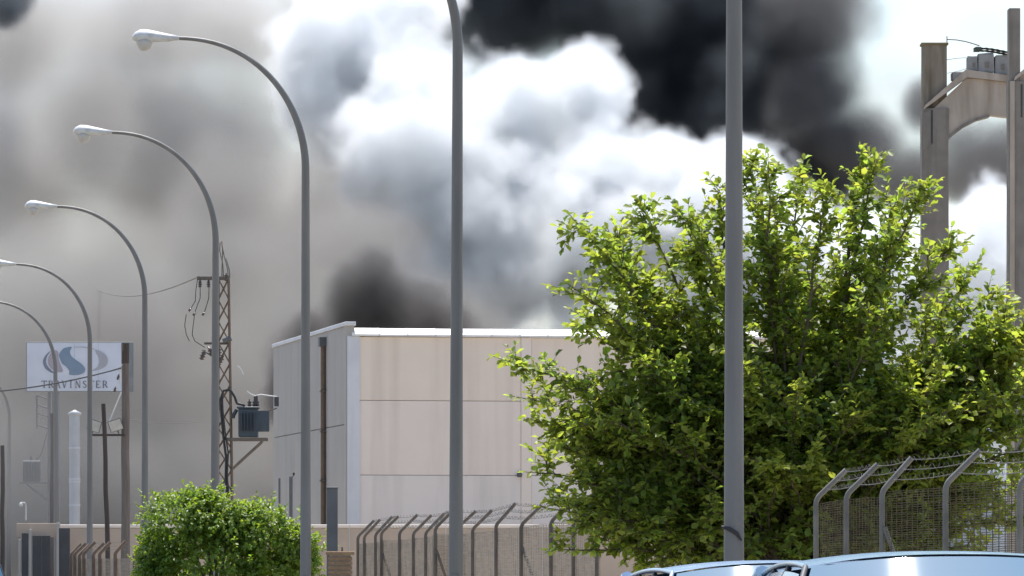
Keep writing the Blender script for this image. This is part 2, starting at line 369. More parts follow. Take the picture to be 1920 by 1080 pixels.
MB().lathe(df * 5.55 + nf * 0.28 + dsd * 0.25 + Vector((0, 0, 4.72)), [(0.07, -0.07), (0.09, 0), (0.07, 0.07)], 10).build('wall_fitting', 'dark_grey', wh)

# ------------------------------------------------------------------ beige boundary wall with coping
bw = thing('boundary_wall', 'low beige rendered wall running in front of the warehouse', 'wall', (0, 172, 0))
x0 = at(bw, 112, YH, 172).x; x1 = at(bw, 1560, YH, 172).x; n = 8
for i in range(n):
    a, b_ = x0 + (x1 - x0) * i / n, x0 + (x1 - x0) * (i + 1) / n
    MB().box(((a + b_) / 2, 0, 1.47), (b_ - a - 0.02, 0.2, 2.94), bevel=0.01).build('wall_panel', 'beige', bw)
    MB().box(((a + b_) / 2, 0, 3.0), (b_ - a - 0.012, 0.28, 0.10), bevel=0.015).build('coping_stone', 'cream2', bw)

# dark gates and their pale posts left of the wall
gt = thing('yard_gate', 'dark sheet metal double gate between pale posts at the wall end', 'gate', P(75, YH, 171) * 1.0)
gt.location.z = 0
for i, (a, b_, zt) in enumerate(((41, 53, 2.75), (61, 78, 2.68), (78.6, 94, 2.68), (111, 131, 2.9))):
    pa, pb = at(gt, a, YH, 171), at(gt, b_, YH, 171)
    MB().box(((pa.x + pb.x) / 2, 0, zt / 2 + 0.04), (abs(pb.x - pa.x), 0.06, zt), bevel=0.01).build('gate_leaf', 'dark', gt)
for a, zt in ((57, 2.9), (37, 2.6), (108.5, 3.1)):
    pa = at(gt, a, YH, 171)
    MB().box((pa.x, 0, zt / 2), (0.07, 0.12, zt), bevel=0.01).build('gate_post', 'grey_wall', gt)
pa, pb = at(gt, 30, YH, 171), at(gt, 111, YH, 171)
MB().box(((pa.x + pb.x) / 2, 0.3, 2.87), (pb.x - pa.x, 0.25, 0.42), bevel=0.01).build('lintel', 'beige', gt)
pa = at(gt, 47, YH, 171)
b = MB().tube([(pa.x, .3, 3.17), (pa.x, .3, 3.62), (pa.x - 0.03, .25, 3.7), (pa.x - 0.13, .2, 3.7)], 0.02, 8); b.build('lamp_bracket', 'lamp_white', gt)
MB().lathe((pa.x - 0.14, .2, 3.63), [(0.02, 0.08), (0.06, 0.02), (0.05, -0.04)], 10).build('gate_lamp', 'lamp_white', gt)

# ------------------------------------------------------------------ dark grey box post, posts by the side wall, brick pier
bp = P(623, YH, 96); t = thing('box_post', 'dark grey steel box post beside the warehouse side wall and bush', 'post', (bp.x, 96, 0))
MB().box((0, 0, 1.44), (0.185, 0.14, 2.88), bevel=0.008).build('post_body', 'dark_grey', t)
MB().box((0, 0, 2.895), (0.205, 0.16, 0.03), bevel=0.006).build('post_cap', 'dark_grey', t)
MB().box((0, -0.08, 0.8), (0.12, 0.02, 0.5)).build('access_door', 'dark_grey', t)
for px, py, w, lab in ((545.5, 893, 0.10, 'dark steel post with a small camera on top by the grey side wall'), (524, 896, 0.06, 'thin grey steel post at the far end of the grey side wall')):
    q = P(px, py, 168); t = thing('steel_post', lab, 'post', (q.x, 168, 0))
    MB().box((0, 0, q.z / 2), (w, w, q.z), bevel=0.006).build('post_body', 'dark_grey', t)
    MB().box((0, 0, 0.01), (w * 2.4, w * 2.4, 0.02)).build('base_plate', 'dark_grey', t)
    if w > 0.08:
        MB().tube([(0.03, 0, q.z - 0.05), (0.075, 0, q.z + 0.02)], 0.015, 6).build('camera_arm', 'dark', t)
        MB().box((0.085, -0.03, q.z + 0.07), (0.06, 0.16, 0.09), bevel=0.01).build('camera_body', 'dark', t)
q = P(638, 1036, 93.5); bpier = thing('brick_pier', 'short tan brick pier at the end of the reed fence', 'pier', (q.x, 93.5, 0))
MB().box((0, 0, q.z / 2), (0.34, 0.34, q.z - 0.04)).build('mortar_core', 'mortar', bpier)
brick_me = MB().box((0, 0, 0), (0.185, 0.12, 0.062), bevel=0.006).mesh('brick', 'brick')
z = 0.04; k = 0
while z < q.z - 0.08:
    for s_ in (-1, 1):
        o1 = 0.0975
        if k % 2 == 0:
            inst(brick_me, 'brick', bpier, (s_ * o1, -0.135, z)); inst(brick_me, 'brick', bpier, (s_ * o1, 0.135, z))
        else:
            inst(brick_me, 'brick', bpier, (s_ * 0.135, -0.0975, z), (0, 0, R(90))); inst(brick_me, 'brick', bpier, (s_ * 0.135, 0.0975, z), (0, 0, R(90)))
            inst(brick_me, 'brick', bpier, (0, s_ * 0.137, z), (0, 0, 0), (0.66, 1, 1))
    z += 0.075; k += 1
MB().box((0, 0, q.z - 0.01), (0.46, 0.46, 0.06), bevel=0.012).build('cap_stone', 'brick', bpier)
MB().tube([(0.03, 0, q.z + 0.01), (0.03, 0, q.z + 0.09)], [0.02, 0.014], 8).build('finial', 'rust_dark', bpier)

# ------------------------------------------------------------------ fences with cranked posts and brushwood screening
def fence(name, label, posts, post_mat, screen_mat, rad, zscr, braces=(), zb=2.12, up=0.30, out=0.24, fill=0.72):
    """posts: (px of the bend, distance). Post stands plumb, its head cranked out to the right"""
    mid = posts[len(posts) // 2]; base = P(mid[0], YH, mid[1]); base.z = 0
    r = thing(name, label, 'fence', base)
    tips = []; foot = []
    for i, (px, Y) in enumerate(posts):
        p = P(px, YH, Y) - base; p.z = 0
        lean = rng.uniform(-0.03, 0.03)
        h = zb + rng.uniform(-.02, .02)
        pts = [p + Vector((lean * .3, 0, 0)), p + Vector((0, 0, 1.0)), p + Vector((0, 0, h - 0.08))]
        for q in range(1, 6):
            a_ = q / 5 * R(42); pts.append(p + Vector((0.14 * (1 - math.cos(a_)), 0, h - 0.08 + 0.14 * math.sin(a_))))
        e = pts[-1]; tip = e + Vector((out * rng.uniform(.92, 1.08), 0.02, up * rng.uniform(.92, 1.05) * 0.85)); pts.append(tip)
        MB().tube(pts, rad, 12).build('post', post_mat, r)
        tips.append((e, tip)); foot.append(p)
        if i in braces:
            MB().tube([p + Vector((0.02, -.02, 1.78)), p + Vector((0.62, -0.25, 0.0))], rad * 0.85, 10).build('brace', post_mat, r)
    for i in range(len(posts) - 1):
        for k in range(3):
            u = (0.25, 0.6, 0.95)[k]
            a_ = tips[i][0].lerp(tips[i][1], u); b_ = tips[i + 1][0].lerp(tips[i + 1][1], u)
            w = MB().tube(sag(a_, b_, 0.02, 6), 0.0035, 5)
            L_ = (b_ - a_).length; nb = max(2, int(L_ / 0.16))
            for q in range(1, nb):                       # barbs
                c = a_.lerp(b_, q / nb); d = Vector((rng.uniform(-.02, .02), rng.uniform(-.02, .02), 0.022)); w.tube([c - d, c + d], 0.003, 4, False)
            w.build('barbed_wire', 'wire', r)
        # screening between two posts: rows of reeds, sagging and ragged along the top
        a_, b_ = foot[i], foot[i + 1]; sc = MB(); d = (b_ - a_); L_ = d.length; d.normalize(); nrm = Vector((-d.y, d.x, 0))
        if nrm.y < 0: nrm = -nrm
        off = nrm * (rad + 0.012)
        zt0, zt1 = zscr(posts[i][0]), zscr(posts[i + 1][0])
        m = 12
        zz = 0.06
        while zz < max(zt0, zt1):
            hgt = rng.uniform(0.55, 0.85) * fill * 0.02
            top = [min(zz, (zt0 + (zt1 - zt0) * j / m) + 0.015 * math.sin(j * 2.1 + i)) for j in range(m + 1)]
            if zz <= min(zt0, zt1) + 0.05:
                v = []
                for j in range(m + 1):
                    p = a_.lerp(b_, j / m) + off + nrm * (0.01 * math.sin(j * 1.7 + zz * 9))
                    w1 = rng.uniform(-.004, .004)
                    v += [p + Vector((0, 0, zz + w1)), p + Vector((0, 0, zz + w1 + hgt))]
                sc.add(v, [(2 * j, 2 * j + 2, 2 * j + 3, 2 * j + 1) for j in range(m)])
            zz += rng.uniform(0.017, 0.023)
        v = []
        for j in range(0, m + 1):                         # stitching wires
            p = a_.lerp(b_, j / m) + off * 1.05; sc.tube([p + Vector((0, 0, 0.05)), p + Vector((0, 0, zt0 + (zt1 - zt0) * j / m))], 0.004, 4, False)
        tag(sc.build('reed_screen', screen_mat, r), kind='stuff')
    return r
left_posts = [(671, 99), (683, 98), (704, 96.5), (715, 94), (749, 93), (775, 91), (798, 89.5), (816, 85), (856, 86), (886, 83.5), (930, 80.5), (977, 77.5), (1033, 74.5), (1075, 73), (1119, 71)]
fence('security_fence', 'brown cranked post fence with barbed wire and reed screen before the beige wall', left_posts, 'rust_dark', 'screen', 0.026,
      lambda px: 1.97 + (px - 670) / 330 * 0.09, braces=(3, 7, 11))
right_posts = [(1530, 54), (1587, 51), (1654, 49.5), (1773, 47.2), (1912, 45)]
fence('security_fence', 'grey cranked post fence with barbed wire and brown screen behind the parked cars', right_posts, 'post', 'screen_b', 0.025,
      lambda px: 2.05 if px < 1700 else 2.12, braces=(2,), fill=0.4)
fence('security_fence', 'rusty cranked post fence with tan screen beside the brown wooden pole', [(133, 150), (140, 149), (149, 148), (157, 147), (175, 146), (187, 145), (216, 144), (252, 143)], 'rust', 'screen', 0.045,
      lambda px: 1.9, zb=2.05)

# ------------------------------------------------------------------ lattice tower with transformer
TY = 128.0
tb = P(419, YH, TY); tb.z = 0
tw = thing('lattice_tower', 'rusty lattice power tower carrying a dark blue transformer on a bracket', 'power pole', tb)
def tp(px, py, dy=0.0): q = at(tw, px, py, TY); q.y += dy; return q
zt = tp(419, 522).z
hw0, hw1 = 0.19, 0.115
def legp(a, c, z): w = hw0 + (hw1 - hw0) * z / zt; return Vector((a * w + 0.06 * (1 - z / zt), c * w, z))
for a in (-1, 1):
    for c in (-1, 1): MB().tube([legp(a, c, 0), legp(a, c, zt)], 0.024, 4).build('leg', 'rust', tw)
nz_ = 17
for k in range(nz_):
    z0, z1 = zt * k / nz_, zt * (k + 1) / nz_
    for c in (-1, 1):
        MB().tube([legp(-1, c, z0), legp(1, c, z1)], 0.013, 4).build('lattice_bar', 'rust', tw)
        MB().tube([legp(1, c, z0), legp(-1, c, z1)], 0.013, 4).build('lattice_bar', 'rust', tw)
    MB().tube([legp(-1, -1, z0), legp(-1, 1, z1)], 0.012, 4).build('lattice_bar', 'rust', tw)
    MB().tube([legp(1, 1, z0), legp(1, -1, z1)], 0.012, 4).build('lattice_bar', 'rust', tw)
ca = MB().box((tp(400, 522)), (tp(431, 522).x - tp(370, 522).x, 0.09, 0.08)); ca.build('crossarm', 'rust_dark', tw)
ins_me = MB().lathe((0, 0, 0), [(0.018, -0.13), (0.05, -0.11), (0.022, -0.09), (0.055, -0.06), (0.022, -0.04), (0.05, -0.01), (0.018, 0.01), (0.018, 0.05)], 10).mesh('insulator', 'porcelain')
for px, py in ((375, 528), (391, 528), (424, 516)): inst(ins_me, 'insulator', tw, tp(px, py))
top = [[(416, 522), (416, 500), (417, 470), (416, 452)], [(419, 522), (418, 495), (412, 470), (413, 455)], [(428, 522), (427, 505), (420, 480), (416, 460)], [(431, 520), (430, 505), (424, 485)]]
for pl in top: MB().tube([tp(x, y, rng.uniform(-.1, .1)) for x, y in pl], 0.012, 5).build('lightning_rod', 'wire', tw)
for pl in ([(371, 524), (368, 545), (367, 565), (358, 580)], [(376, 524), (376, 560), (370, 575), (366, 587), (363, 610), (361, 628), (366, 640), (385, 652)], [(393, 524), (392, 560), (386, 580), (383, 588)], [(350, 590), (347, 610), (350, 628), (356, 640)]):
    MB().tube([tp(x, y, -0.15) for x, y in pl], 0.009, 5).build('jumper_cable', 'rubber', tw)
for px, py in ((358, 580), (366, 588), (383, 588)): inst(ins_me, 'insulator', tw, tp(px, py, -0.15), (0, R(40), 0), (0.7, 0.7, 0.5))
MB().box(tp(407, 644), (tp(432, 0).x - tp(384, 0).x, 0.08, 0.05)).build('crossarm', 'rust_dark', tw)
MB().tube([tp(418, 640, -.1), tp(434, 634, -.1)], [0.05, 0.07], 8).build('surge_arrester', 'dark_grey', tw)
for px, py, r_ in ((383, 662, 20), (394, 656, -30), (411, 655, 0), (417, 672, 30)): inst(ins_me, 'insulator', tw, tp(px, py, -0.2), (0, R(r_), 0), (1.3, 1.3, 1.3))
MB().tube([tp(380, 657, -.2), tp(398, 668, -.2), tp(410, 660, -.2)], 0.02, 6).build('fuse_holder', 'dark_grey', tw)
# bracket and transformer
xl, xr = tp(425, 0).x, tp(502, 0).x; zp = tp(0, 824).z
for c in (-0.2, 0.2):
    MB().box(((xl + xr) / 2, c, zp), (xr - xl, 0.06, 0.07)).build('bracket_beam', 'rust_dark', tw)
    MB().tube([tp(436, 879, c), tp(492, 828, c)], 0.026, 6).build('bracket_strut', 'rust_dark', tw)
cx = tp(466, 0).x; ztk = zp + 0.05
tank = MB(); tank.box((cx, 0, ztk + 0.32), (0.44, 0.46, 0.64), bevel=0.02); tank = tank.build('transformer', 'tank', tw)
MB().box((cx, 0, ztk + 0.66), (0.50, 0.52, 0.045), bevel=0.01).build('lid', 'tank', tank)
fin = MB().box((0, 0, 0), (0.24, 0.012, 0.46)).mesh('cooling_fin', 'tank')
for k in range(7): inst(fin, 'cooling_fin', tank, (cx + 0.34, -0.21 + 0.07 * k, ztk + 0.36))
for k in range(5): inst(fin, 'cooling_fin', tank, (cx - 0.14 + 0.07 * k, -0.28, ztk + 0.34), (0, 0, R(90)), (0.42, 1, 0.9))
for dx in (0.02, 0.13, 0.2): inst(ins_me, 'bushing', tank, (cx + dx, 0.0, ztk + 0.80), (0, 0, 0), (1.1, 1.1, 1.2))
MB().tube([(cx - 0.26, -.1, ztk + .62), (cx - 0.33, -.1, ztk + .5), (cx - 0.34, -.1, ztk + .42)], [0.04, 0.045, 0.03], 8).build('breather', 'tank', tank)
MB().box(tp(480, 751, -0.1), (0.09, 0.1, 0.22), bevel=0.01).build('surge_arrester', 'dark', tw)
MB().box(tp(519, 753, -0.1), (0.10, 0.1, 0.22), bevel=0.01).build('surge_arrester', 'dark', tw)
MB().tube([tp(480, 742, -.1), tp(490, 740, -.1), tp(519, 744, -.1)], 0.013, 6).build('earth_bar', 'white_cable', tw)
MB().tube([tp(498, 772, 0), tp(519, 766, -.1)], 0.016, 6).build('arrester_arm', 'rust_dark', tw)
cab = [tp(x, y, -0.22) for x, y in ((427, 934), (424, 900), (425, 860), (420, 820), (416, 780), (414, 750), (420, 733), (433, 732), (441, 745), (445, 757), (458, 760), (460, 766))]
sm = []
for i in range(len(cab) - 1): sm += [cab[i].lerp(cab[i + 1], k / 4) for k in range(4)]
MB().tube(sm + [cab[-1]], 0.028, 7).build('power_cable', 'rubber', tw)
MB().tube([tp(x, y, -0.25) for x, y in ((430, 930), (427, 890), (429, 850), (423, 810), (419, 770), (418, 745))], 0.02, 6).build('power_cable', 'rubber', tw)
for pl in ([(446, 687), (452, 689), (456, 696), (457, 703)], [(464, 733), (467, 739), (472, 742), (480, 743)]):
    MB().tube(bez(tp(*pl[0], -.2), tp(*pl[1], -.2), tp(*pl[3], -.2), 8), 0.016, 6).build('white_lead', 'white_cable', tw)
w = thing('power_cable', 'thin overhead cable leading left from the lattice tower arm', 'cable', P(372, 519, TY)); MB().tube(sag((0, 0, 0), P(120, 480, 330) - P(372, 519, TY), 1.2, 24), 0.016, 5).build('wire', 'wire', w)

# ------------------------------------------------------------------ wooden pole, floodlights, thin pole, chimney, far transformer pole
def wood_pole(name, label, px0, py0, px1, Y, r0, r1, m, topdark=0):
    p = P(px1, YH, Y); p.z = 0; t = thing(name, label, 'pole', p)
    q = P(px0, py0, Y) - p
    path = [Vector((0, 0, -0.1)).lerp(q, k / 8) + Vector((0.012 * math.sin(k * 2.2), 0, 0)) for k in range(9)]
    MB().tube(path, [r0 + (r1 - r0) * k / 8 for k in range(9)], 14).build('shaft', m, t)
    if topdark: MB().tube([q - Vector((0, 0, topdark)), q + Vector((0, 0, 0.02))], r1 + 0.006, 14).build('tarred_top', 'wood_dark', t)
    return t
WPY = 160.0
wp = wood_pole('wooden_pole', 'thick brown wooden pole with a crossarm at the edge of the sign board', 235, 645, 236, WPY, 0.14, 0.105, 'wood', 0.55)
def lp(root, px, py, Y, dy=0.0): q = at(root, px, py, Y); q.y += dy; return q
MB().box(lp(wp, 203, 816, WPY, -0.16), (lp(wp, 236, 0, WPY).x - lp(wp, 173, 0, WPY).x, 0.08, 0.06)).build('crossarm', 'wood_dark', wp)
MB().tube([lp(wp, 228, 735, WPY, -.1), lp(wp, 206, 790, WPY, -.16)], 0.02, 6).build('stay_rod', 'white_cable', wp)
for pl in ([(228, 690), (224, 702), (222, 715), (218, 728)], [(230, 684), (222, 690), (226, 704), (226, 720)]):
    MB().tube([lp(wp, x, y, WPY, -.16) for x, y in pl], 0.02, 6).build('jumper_cable', 'white_cable', wp)
for px, py in ((223, 705), (217, 728)): inst(ins_me, 'insulator', wp, lp(wp, px, py, WPY, -.17), (0, R(15), 0), (0.9, 0.9, 0.9))
for px, py, ry, lab in ((177, 798, 18, 'grey floodlight on the crossarm tilted towards the street lamp'), (217, 797, -18, 'grey floodlight on the crossarm tilted against the wooden pole')):
    q = P(px, py, WPY - 0.17); fl = thing('floodlight', lab, 'floodlight', q, group='floodlights on the crossarm'); fl.rotation_euler = (R(20), R(ry), 0)
    MB().prism([(-0.17, -0.1, -0.13), (0.17, -0.1, -0.13), (0.17, -0.1, 0.17), (-0.17, -0.1, 0.17)], (0, 0.02, 0)).build('glass_front', 'lens', fl)
    h = MB(); v = [(-0.19, -0.078, -0.15), (0.19, -0.078, -0.15), (0.19, -0.078, 0.19), (-0.19, -0.078, 0.19), (-0.09, 0.12, -0.06), (0.09, 0.12, -0.06), (0.09, 0.12, 0.1), (-0.09, 0.12, 0.1)]
    h.add(v, [(0, 1, 2, 3), (7, 6, 5, 4), (0, 4, 5, 1), (1, 5, 6, 2), (2, 6, 7, 3), (3, 7, 4, 0)]).build('housing', 'dark_grey', fl)
    MB().tube([(0.0, 0.03, -0.27), (0, 0.03, -0.1)], 0.02, 6).build('yoke', 'dark_grey', fl)
wood_pole('leaning_pole', 'thin dark leaning pole next to the thick wooden pole', 194.5, 757, 206, 156, 0.075, 0.058, 'wood_dark')
wood_pole('dark_pole', 'dark wooden pole standing right behind the street lamp at the gate', 100, 775, 97, 182, 0.10, 0.085, 'wood_dark')
wood_pole('slim_pole', 'slim dark pole at the far end of the street near the maroon van', 5, 835, 4, 170, 0.075, 0.06, 'wood_dark')
w = thing('power_cable', 'thick overhead cable sagging to the top of the brown wooden pole', 'cable', P(227, 690, WPY - .15)); MB().tube(sag((0, 0, 0), P(-60, 738, 150) - P(227, 690, WPY - .15), 0.12, 16), 0.022, 6).build('wire', 'rubber', w)
w = thing('power_cable', 'thin overhead cable running right from the brown wooden pole', 'cable', P(243, 787, WPY)); MB().tube(sag((0, 0, 0), P(402, 788, 215) - P(243, 787, WPY), 0.1, 16), 0.009, 5).build('wire', 'wire', w)

ch = P(140, YH, 177); ch.z = 0; t = thing('flue_pipe', 'white vertical flue pipe with bands rising behind the beige wall', 'chimney', ch)
zc = at(t, 140, 778, 177).z
MB().tube([(0, 0, 0), (0, 0, zc * .5), (0, 0, zc)], [0.165, 0.165, 0.16], 20).build('pipe', 'pipe_white', t)
for py in (840, 898, 903, 947): MB().tube([(0, 0, at(t, 140, py, 177).z - .03), (0, 0, at(t, 140, py, 177).z + .03)], 0.18, 20).build('band', 'white_trim', t)
MB().lathe((0, 0, zc), [(0.16, -0.02), (0.2, 0.0), (0.21, 0.06), (0.02, 0.16)], 16).build('cowl', 'pipe_white', t)
fy = 205.0; fb = P(92, YH, fy); fb.z = 0
ft = thing('utility_pole', 'faint steel utility pole with a small transformer beyond the gate', 'power pole', fb)
zt2 = at(ft, 92, 706, fy).z
for dx in (0, 0.17): MB().tube([(dx, 0, 0), (dx, 0, zt2 - dx)], 0.06, 8).build('shaft', 'dark_grey', ft)
MB().box(at(ft, 90, 704, fy), (0.68, 0.1, 0.12)).build('crossarm', 'dark_grey', ft)
for px in (76, 84, 98, 105): inst(ins_me, 'insulator', ft, at(ft, px, 697, fy))
a_, b_ = at(ft, 69, 742, fy), at(ft, 69, 803, fy)
MB().tube([a_, b_], 0.035, 6).build('fuse_rail', 'dark_grey', ft)
for py in (745, 762, 778, 800): MB().tube([at(ft, 69, py - 4, fy), at(ft, 91, py + 4, fy)], 0.028, 6).build('fuse_arm', 'dark_grey', ft)
q = at(ft, 60, 884, fy)
t2 = MB().box(q, (0.62, 0.5, 0.78), bevel=0.03).build('transformer', 'tank', ft)
for k in range(5): MB().box(q + Vector((-0.2 + 0.1 * k, -0.31, -.02)), (0.03, 0.12, 0.55)).build('cooling_fin', 'tank', t2)
inst(ins_me, 'bushing', t2, q + Vector((-0.04, 0, 0.5)), sc=(1.2, 1.2, 1.5)); inst(ins_me, 'bushing', t2, q + Vector((0.18, 0, 0.46)))
MB().box(at(ft, 66, 906, fy), (1.1, 0.4, 0.06)).build('bracket_beam', 'dark_grey', ft)
MB().tube([at(ft, 50, 908, fy), at(ft, 88, 938, fy)], 0.035, 6).build('bracket_strut', 'dark_grey', ft)
MB().tube([at(ft, 88, 812, fy), at(ft, 78, 850, fy), at(ft, 66, 868, fy)], 0.012, 5).build('lead', 'rubber', ft)

# ------------------------------------------------------------------ sign board
SY = 186.0
sc_ = P(149, 688, SY); sb = thing('sign_board', 'large white sign board with a swirl logo and serif lettering', 'sign', (sc_.x, SY, 0))
def sp2(px, py, dy=0.0): q = at(sb, px, py, SY); q.y = dy; return q
a_, b_ = sp2(49, 735), sp2(250, 641)
MB().box(((a_.x + b_.x) / 2, 0.06, (a_.z + b_.z) / 2), (b_.x - a_.x, 0.10, b_.z - a_.z), bevel=0.01).build('frame', 'sign_frame', sb)
c_, d_ = sp2(50.5, 733), sp2(229, 643)
panel_w = (d_.x - c_.x) / 4
for k in range(4): MB().box((c_.x + panel_w * (k + .5), 0.0, (c_.z + d_.z) / 2), (panel_w - 0.006, 0.03, d_.z - c_.z)).build('face_panel', 'sign', sb)
for px in (107.5, 168.5): MB().box((sp2(px, 0).x, 0.2, b_.z / 2), (0.12, 0.14, b_.z - 0.1)).build('leg', 'sign_frame', sb)
def zpoly(name, pts, m, th=0.012):
    q = [sp2(30 + x / 4.5, 620 + y / 4.5, -0.016) for x, y in pts]; MB().prism(q, (0, -th, 0)).build(name, m, sb)
def smooth_closed(p, n=4):
    o = []; L_ = len(p)
    for i in range(L_):
        a, b, c, d = (Vector(p[(i + k) % L_]) for k in (-1, 0, 1, 2))
        for k in range(n):
            t = k / n; o.append(tuple(0.5 * (2 * b + (c - a) * t + (2 * a - 5 * b + 4 * c - d) * t * t + (3 * b - a - 3 * c + d) * t ** 3)))
    return o
zpoly('logo_crescent', smooth_closed([(292, 172), (250, 208), (228, 260), (245, 315), (290, 350), (345, 368), (300, 335), (262, 290), (254, 250), (266, 210)]), 'ink_navy')
zpoly('logo_leaf', smooth_closed([(335, 165), (292, 195), (270, 240), (276, 290), (310, 330), (365, 352), (395, 340), (378, 290), (360, 240), (358, 190)]), 'ink_maroon')
zpoly('logo_wave', smooth_closed([(380, 172), (410, 146), (470, 138), (456, 175), (466, 212), (505, 246), (555, 282), (584, 322), (572, 356), (520, 374), (452, 372), (450, 340), (425, 305), (392, 280), (372, 240), (364, 205)]), 'ink_blue')
zpoly('logo_arc', smooth_closed([(672, 162), (725, 180), (765, 215), (776, 260), (755, 302), (700, 330), (640, 338), (684, 308), (702, 268), (697, 225), (676, 190)]), 'ink_grey')
zpoly('logo_line', smooth_closed([(480, 140), (560, 134), (640, 148), (672, 160), (640, 156), (560, 143)]), 'ink_grey')
GL = {'T': [((.5, 0), (.5, 1), .2), ((0, .95), (1, .95), .12), ((.04, .8), (.04, 1), .09), ((.96, .8), (.96, 1), .09), ((.28, .04), (.72, .04), .08)],
      'R': [((.2, 0), (.2, 1), .2), ((.2, .95), (.65, .95), .1), ((.2, .5), (.65, .5), .1), ((.72, .55), (.72, .9), .2), ((.5, .5), (.92, .03), .2), ((.02, .04), (.4, .04), .08)],
      'A': [((.1, 0), (.5, 1), .1), ((.5, 1), (.88, 0), .2), ((.25, .35), (.72, .35), .08), ((-.04, .04), (.26, .04), .08), ((.7, .04), (1.04, .04), .08)],
      'V': [((.12, 1), (.5, 0), .2), ((.5, 0), (.9, 1), .1), ((-.04, .96), (.3, .96), .08), ((.74, .96), (1.04, .96), .08)],
      'I': [((.5, 0), (.5, 1), .2), ((.28, .04), (.72, .04), .08), ((.28, .96), (.72, .96), .08)],
      'N': [((.14, 0), (.14, 1), .1), ((.86, 0), (.86, 1), .1), ((.14, 1), (.86, 0), .2), ((0, .04), (.3, .04), .08), ((.7, .96), (1, .96), .08)],
      'S': [((.82, .8), (.6, .96), .12), ((.6, .96), (.3, .9), .14), ((.3, .9), (.2, .7), .18), ((.2, .7), (.75, .38), .2), ((.75, .38), (.78, .18), .18), ((.78, .18), (.5, .04), .13), ((.5, .04), (.18, .18), .12)],
      'E': [((.22, 0), (.22, 1), .2), ((.1, .95), (.85, .95), .1), ((.2, .5), (.65, .5), .1), ((.1, .05), (.88, .05), .1), ((.86, .78), (.86, .98), .08), ((.88, .02), (.88, .24), .08)]}
for k, chh in enumerate('TRAVINSTER'):
    cxz = 215 + 57 * k; wz, hz = (46 if chh != 'I' else 40), 62
    b = MB()
    for (xa, ya), (xb, yb), th in GL[chh]:
        p0 = sp2(30 + (cxz + wz * xa) / 4.5, 620 + (484 - hz * ya) / 4.5, -0.017); p1 = sp2(30 + (cxz + wz * xb) / 4.5, 620 + (484 - hz * yb) / 4.5, -0.017)
        d = (p1 - p0).normalized(); nn = Vector((-d.z, 0, d.x)) * (th * wz / 4.5 / S(SY) / 2)
        b.prism([p0 - nn, p1 - nn, p1 + nn, p0 + nn], (0, -0.012 - 0.0007 * rng.random(), 0))
    b.build('letter', 'ink_text', sb)

# ------------------------------------------------------------------ ruined precast concrete frames
CY = 110.0
c1 = P(1753, YH, CY); c1.z = 0
cf = thing('portal_ruin', 'bare precast concrete column and arched haunched beam above the tree', 'concrete frame', c1)
def cp(px, py, dy=0.0): q = at(cf, px, py, CY); q.y += dy; return q
def column(root, pts, xa, xb, y0, y1, zt, name='column', m='concrete'):
    n = 10; b = MB()
    def f(u, v):
        pass
    w = xb - xa; ch_ = 0.03
    ring = [(xa + ch_, y0), (xb - ch_, y0), (xb, y0 + ch_), (xb, y1 - ch_), (xb - ch_, y1), (xa + ch_, y1), (xa, y1 - ch_), (xa, y0 + ch_)]
    r_ = random.Random(int(abs(xa) * 1000)); v = []; fs = []
    for k in range(n + 1):
        for x, y in ring: v.append((x + r_.uniform(-.006, .006), y + r_.uniform(-.006, .006), zt * k / n))
    for k in range(n):
        for i in range(8): j = (i + 1) % 8; fs.append((k * 8 + i, k * 8 + j, (k + 1) * 8 + j, (k + 1) * 8 + i))
    fs += [tuple(range(8)), tuple(n * 8 + i for i in range(8))]
    b.add(v, fs); return b.build(name, m, root)
column(cf, None, cp(1729, 0).x, cp(1779, 0).x, 0, 0.5, cp(0, 203).z)
column(cf, None, cp(1730, 0).x, cp(1777, 0).x, 0.12, 0.48, cp(0, 83).z, 'upper_column', 'stained')
MB().box((cp(1753.5, 0).x, 0.3, cp(0, 81).z), (0.53, 0.42, 0.05), bevel=0.012).build('column_cap', 'moss', cf)
bt = [(1749, 205), (1812, 146), (1840, 148), (1889, 154), (1940, 165), (1990, 205), (1990, 268), (1955, 240), (1925, 226), (1889, 219), (1855, 215), (1830, 221), (1805, 233), (1785, 248), (1770, 262), (1749, 271)]
MB().prism([cp(x, y, 0.06) for x, y in bt], (0, 0.34, 0)).build('beam', 'concrete_l', cf)
fl_ = [(1731, 206), (1735, 197), (1810, 131), (1816, 131), (1889, 141), (1942, 150), (1992, 192), (1992, 206), (1940, 164.5), (1889, 153.5), (1840, 147.5), (1813, 145)]
MB().prism([cp(x, y, -0.03) for x, y in fl_], (0, 0.52, 0)).build('beam_flange', 'concrete_l', cf)
sf = [(1752, 271), (1770, 262), (1785, 248), (1805, 233), (1830, 221), (1855, 215), (1856, 218.5), (1832, 225), (1808, 237.5), (1788, 253), (1772, 267), (1756, 276)]
MB().prism([cp(x, y, 0.03) for x, y in sf], (0, 0.40, 0)).build('soffit_edge', 'concrete', cf)
MB().prism([cp(x, y, -0.02) for x, y in ((1731, 212), (1745, 205), (1745, 270), (1731, 282))], (0, 0.018, 0)).build('corbel_plate', 'concrete', cf)
MB().prism([cp(x, y, -0.006) for x, y in ((1746, 206), (1749, 206), (1749, 269), (1746, 269))], (0, 0.05, 0)).build('joint_gap', 'dark', cf)
MB().tube([cp(x, y, .2) for x, y in ((1777, 82), (1777, 66), (1777.5, 72), (1795, 73), (1812, 76), (1826, 80), (1838, 84))], 0.011, 6).build('rebar', 'rust_dark', cf)
MB().tube([cp(x, y, .25) for x, y in ((1777, 110), (1795, 107), (1812, 106), (1826, 110))], 0.006, 5).build('rebar', 'wire', cf)
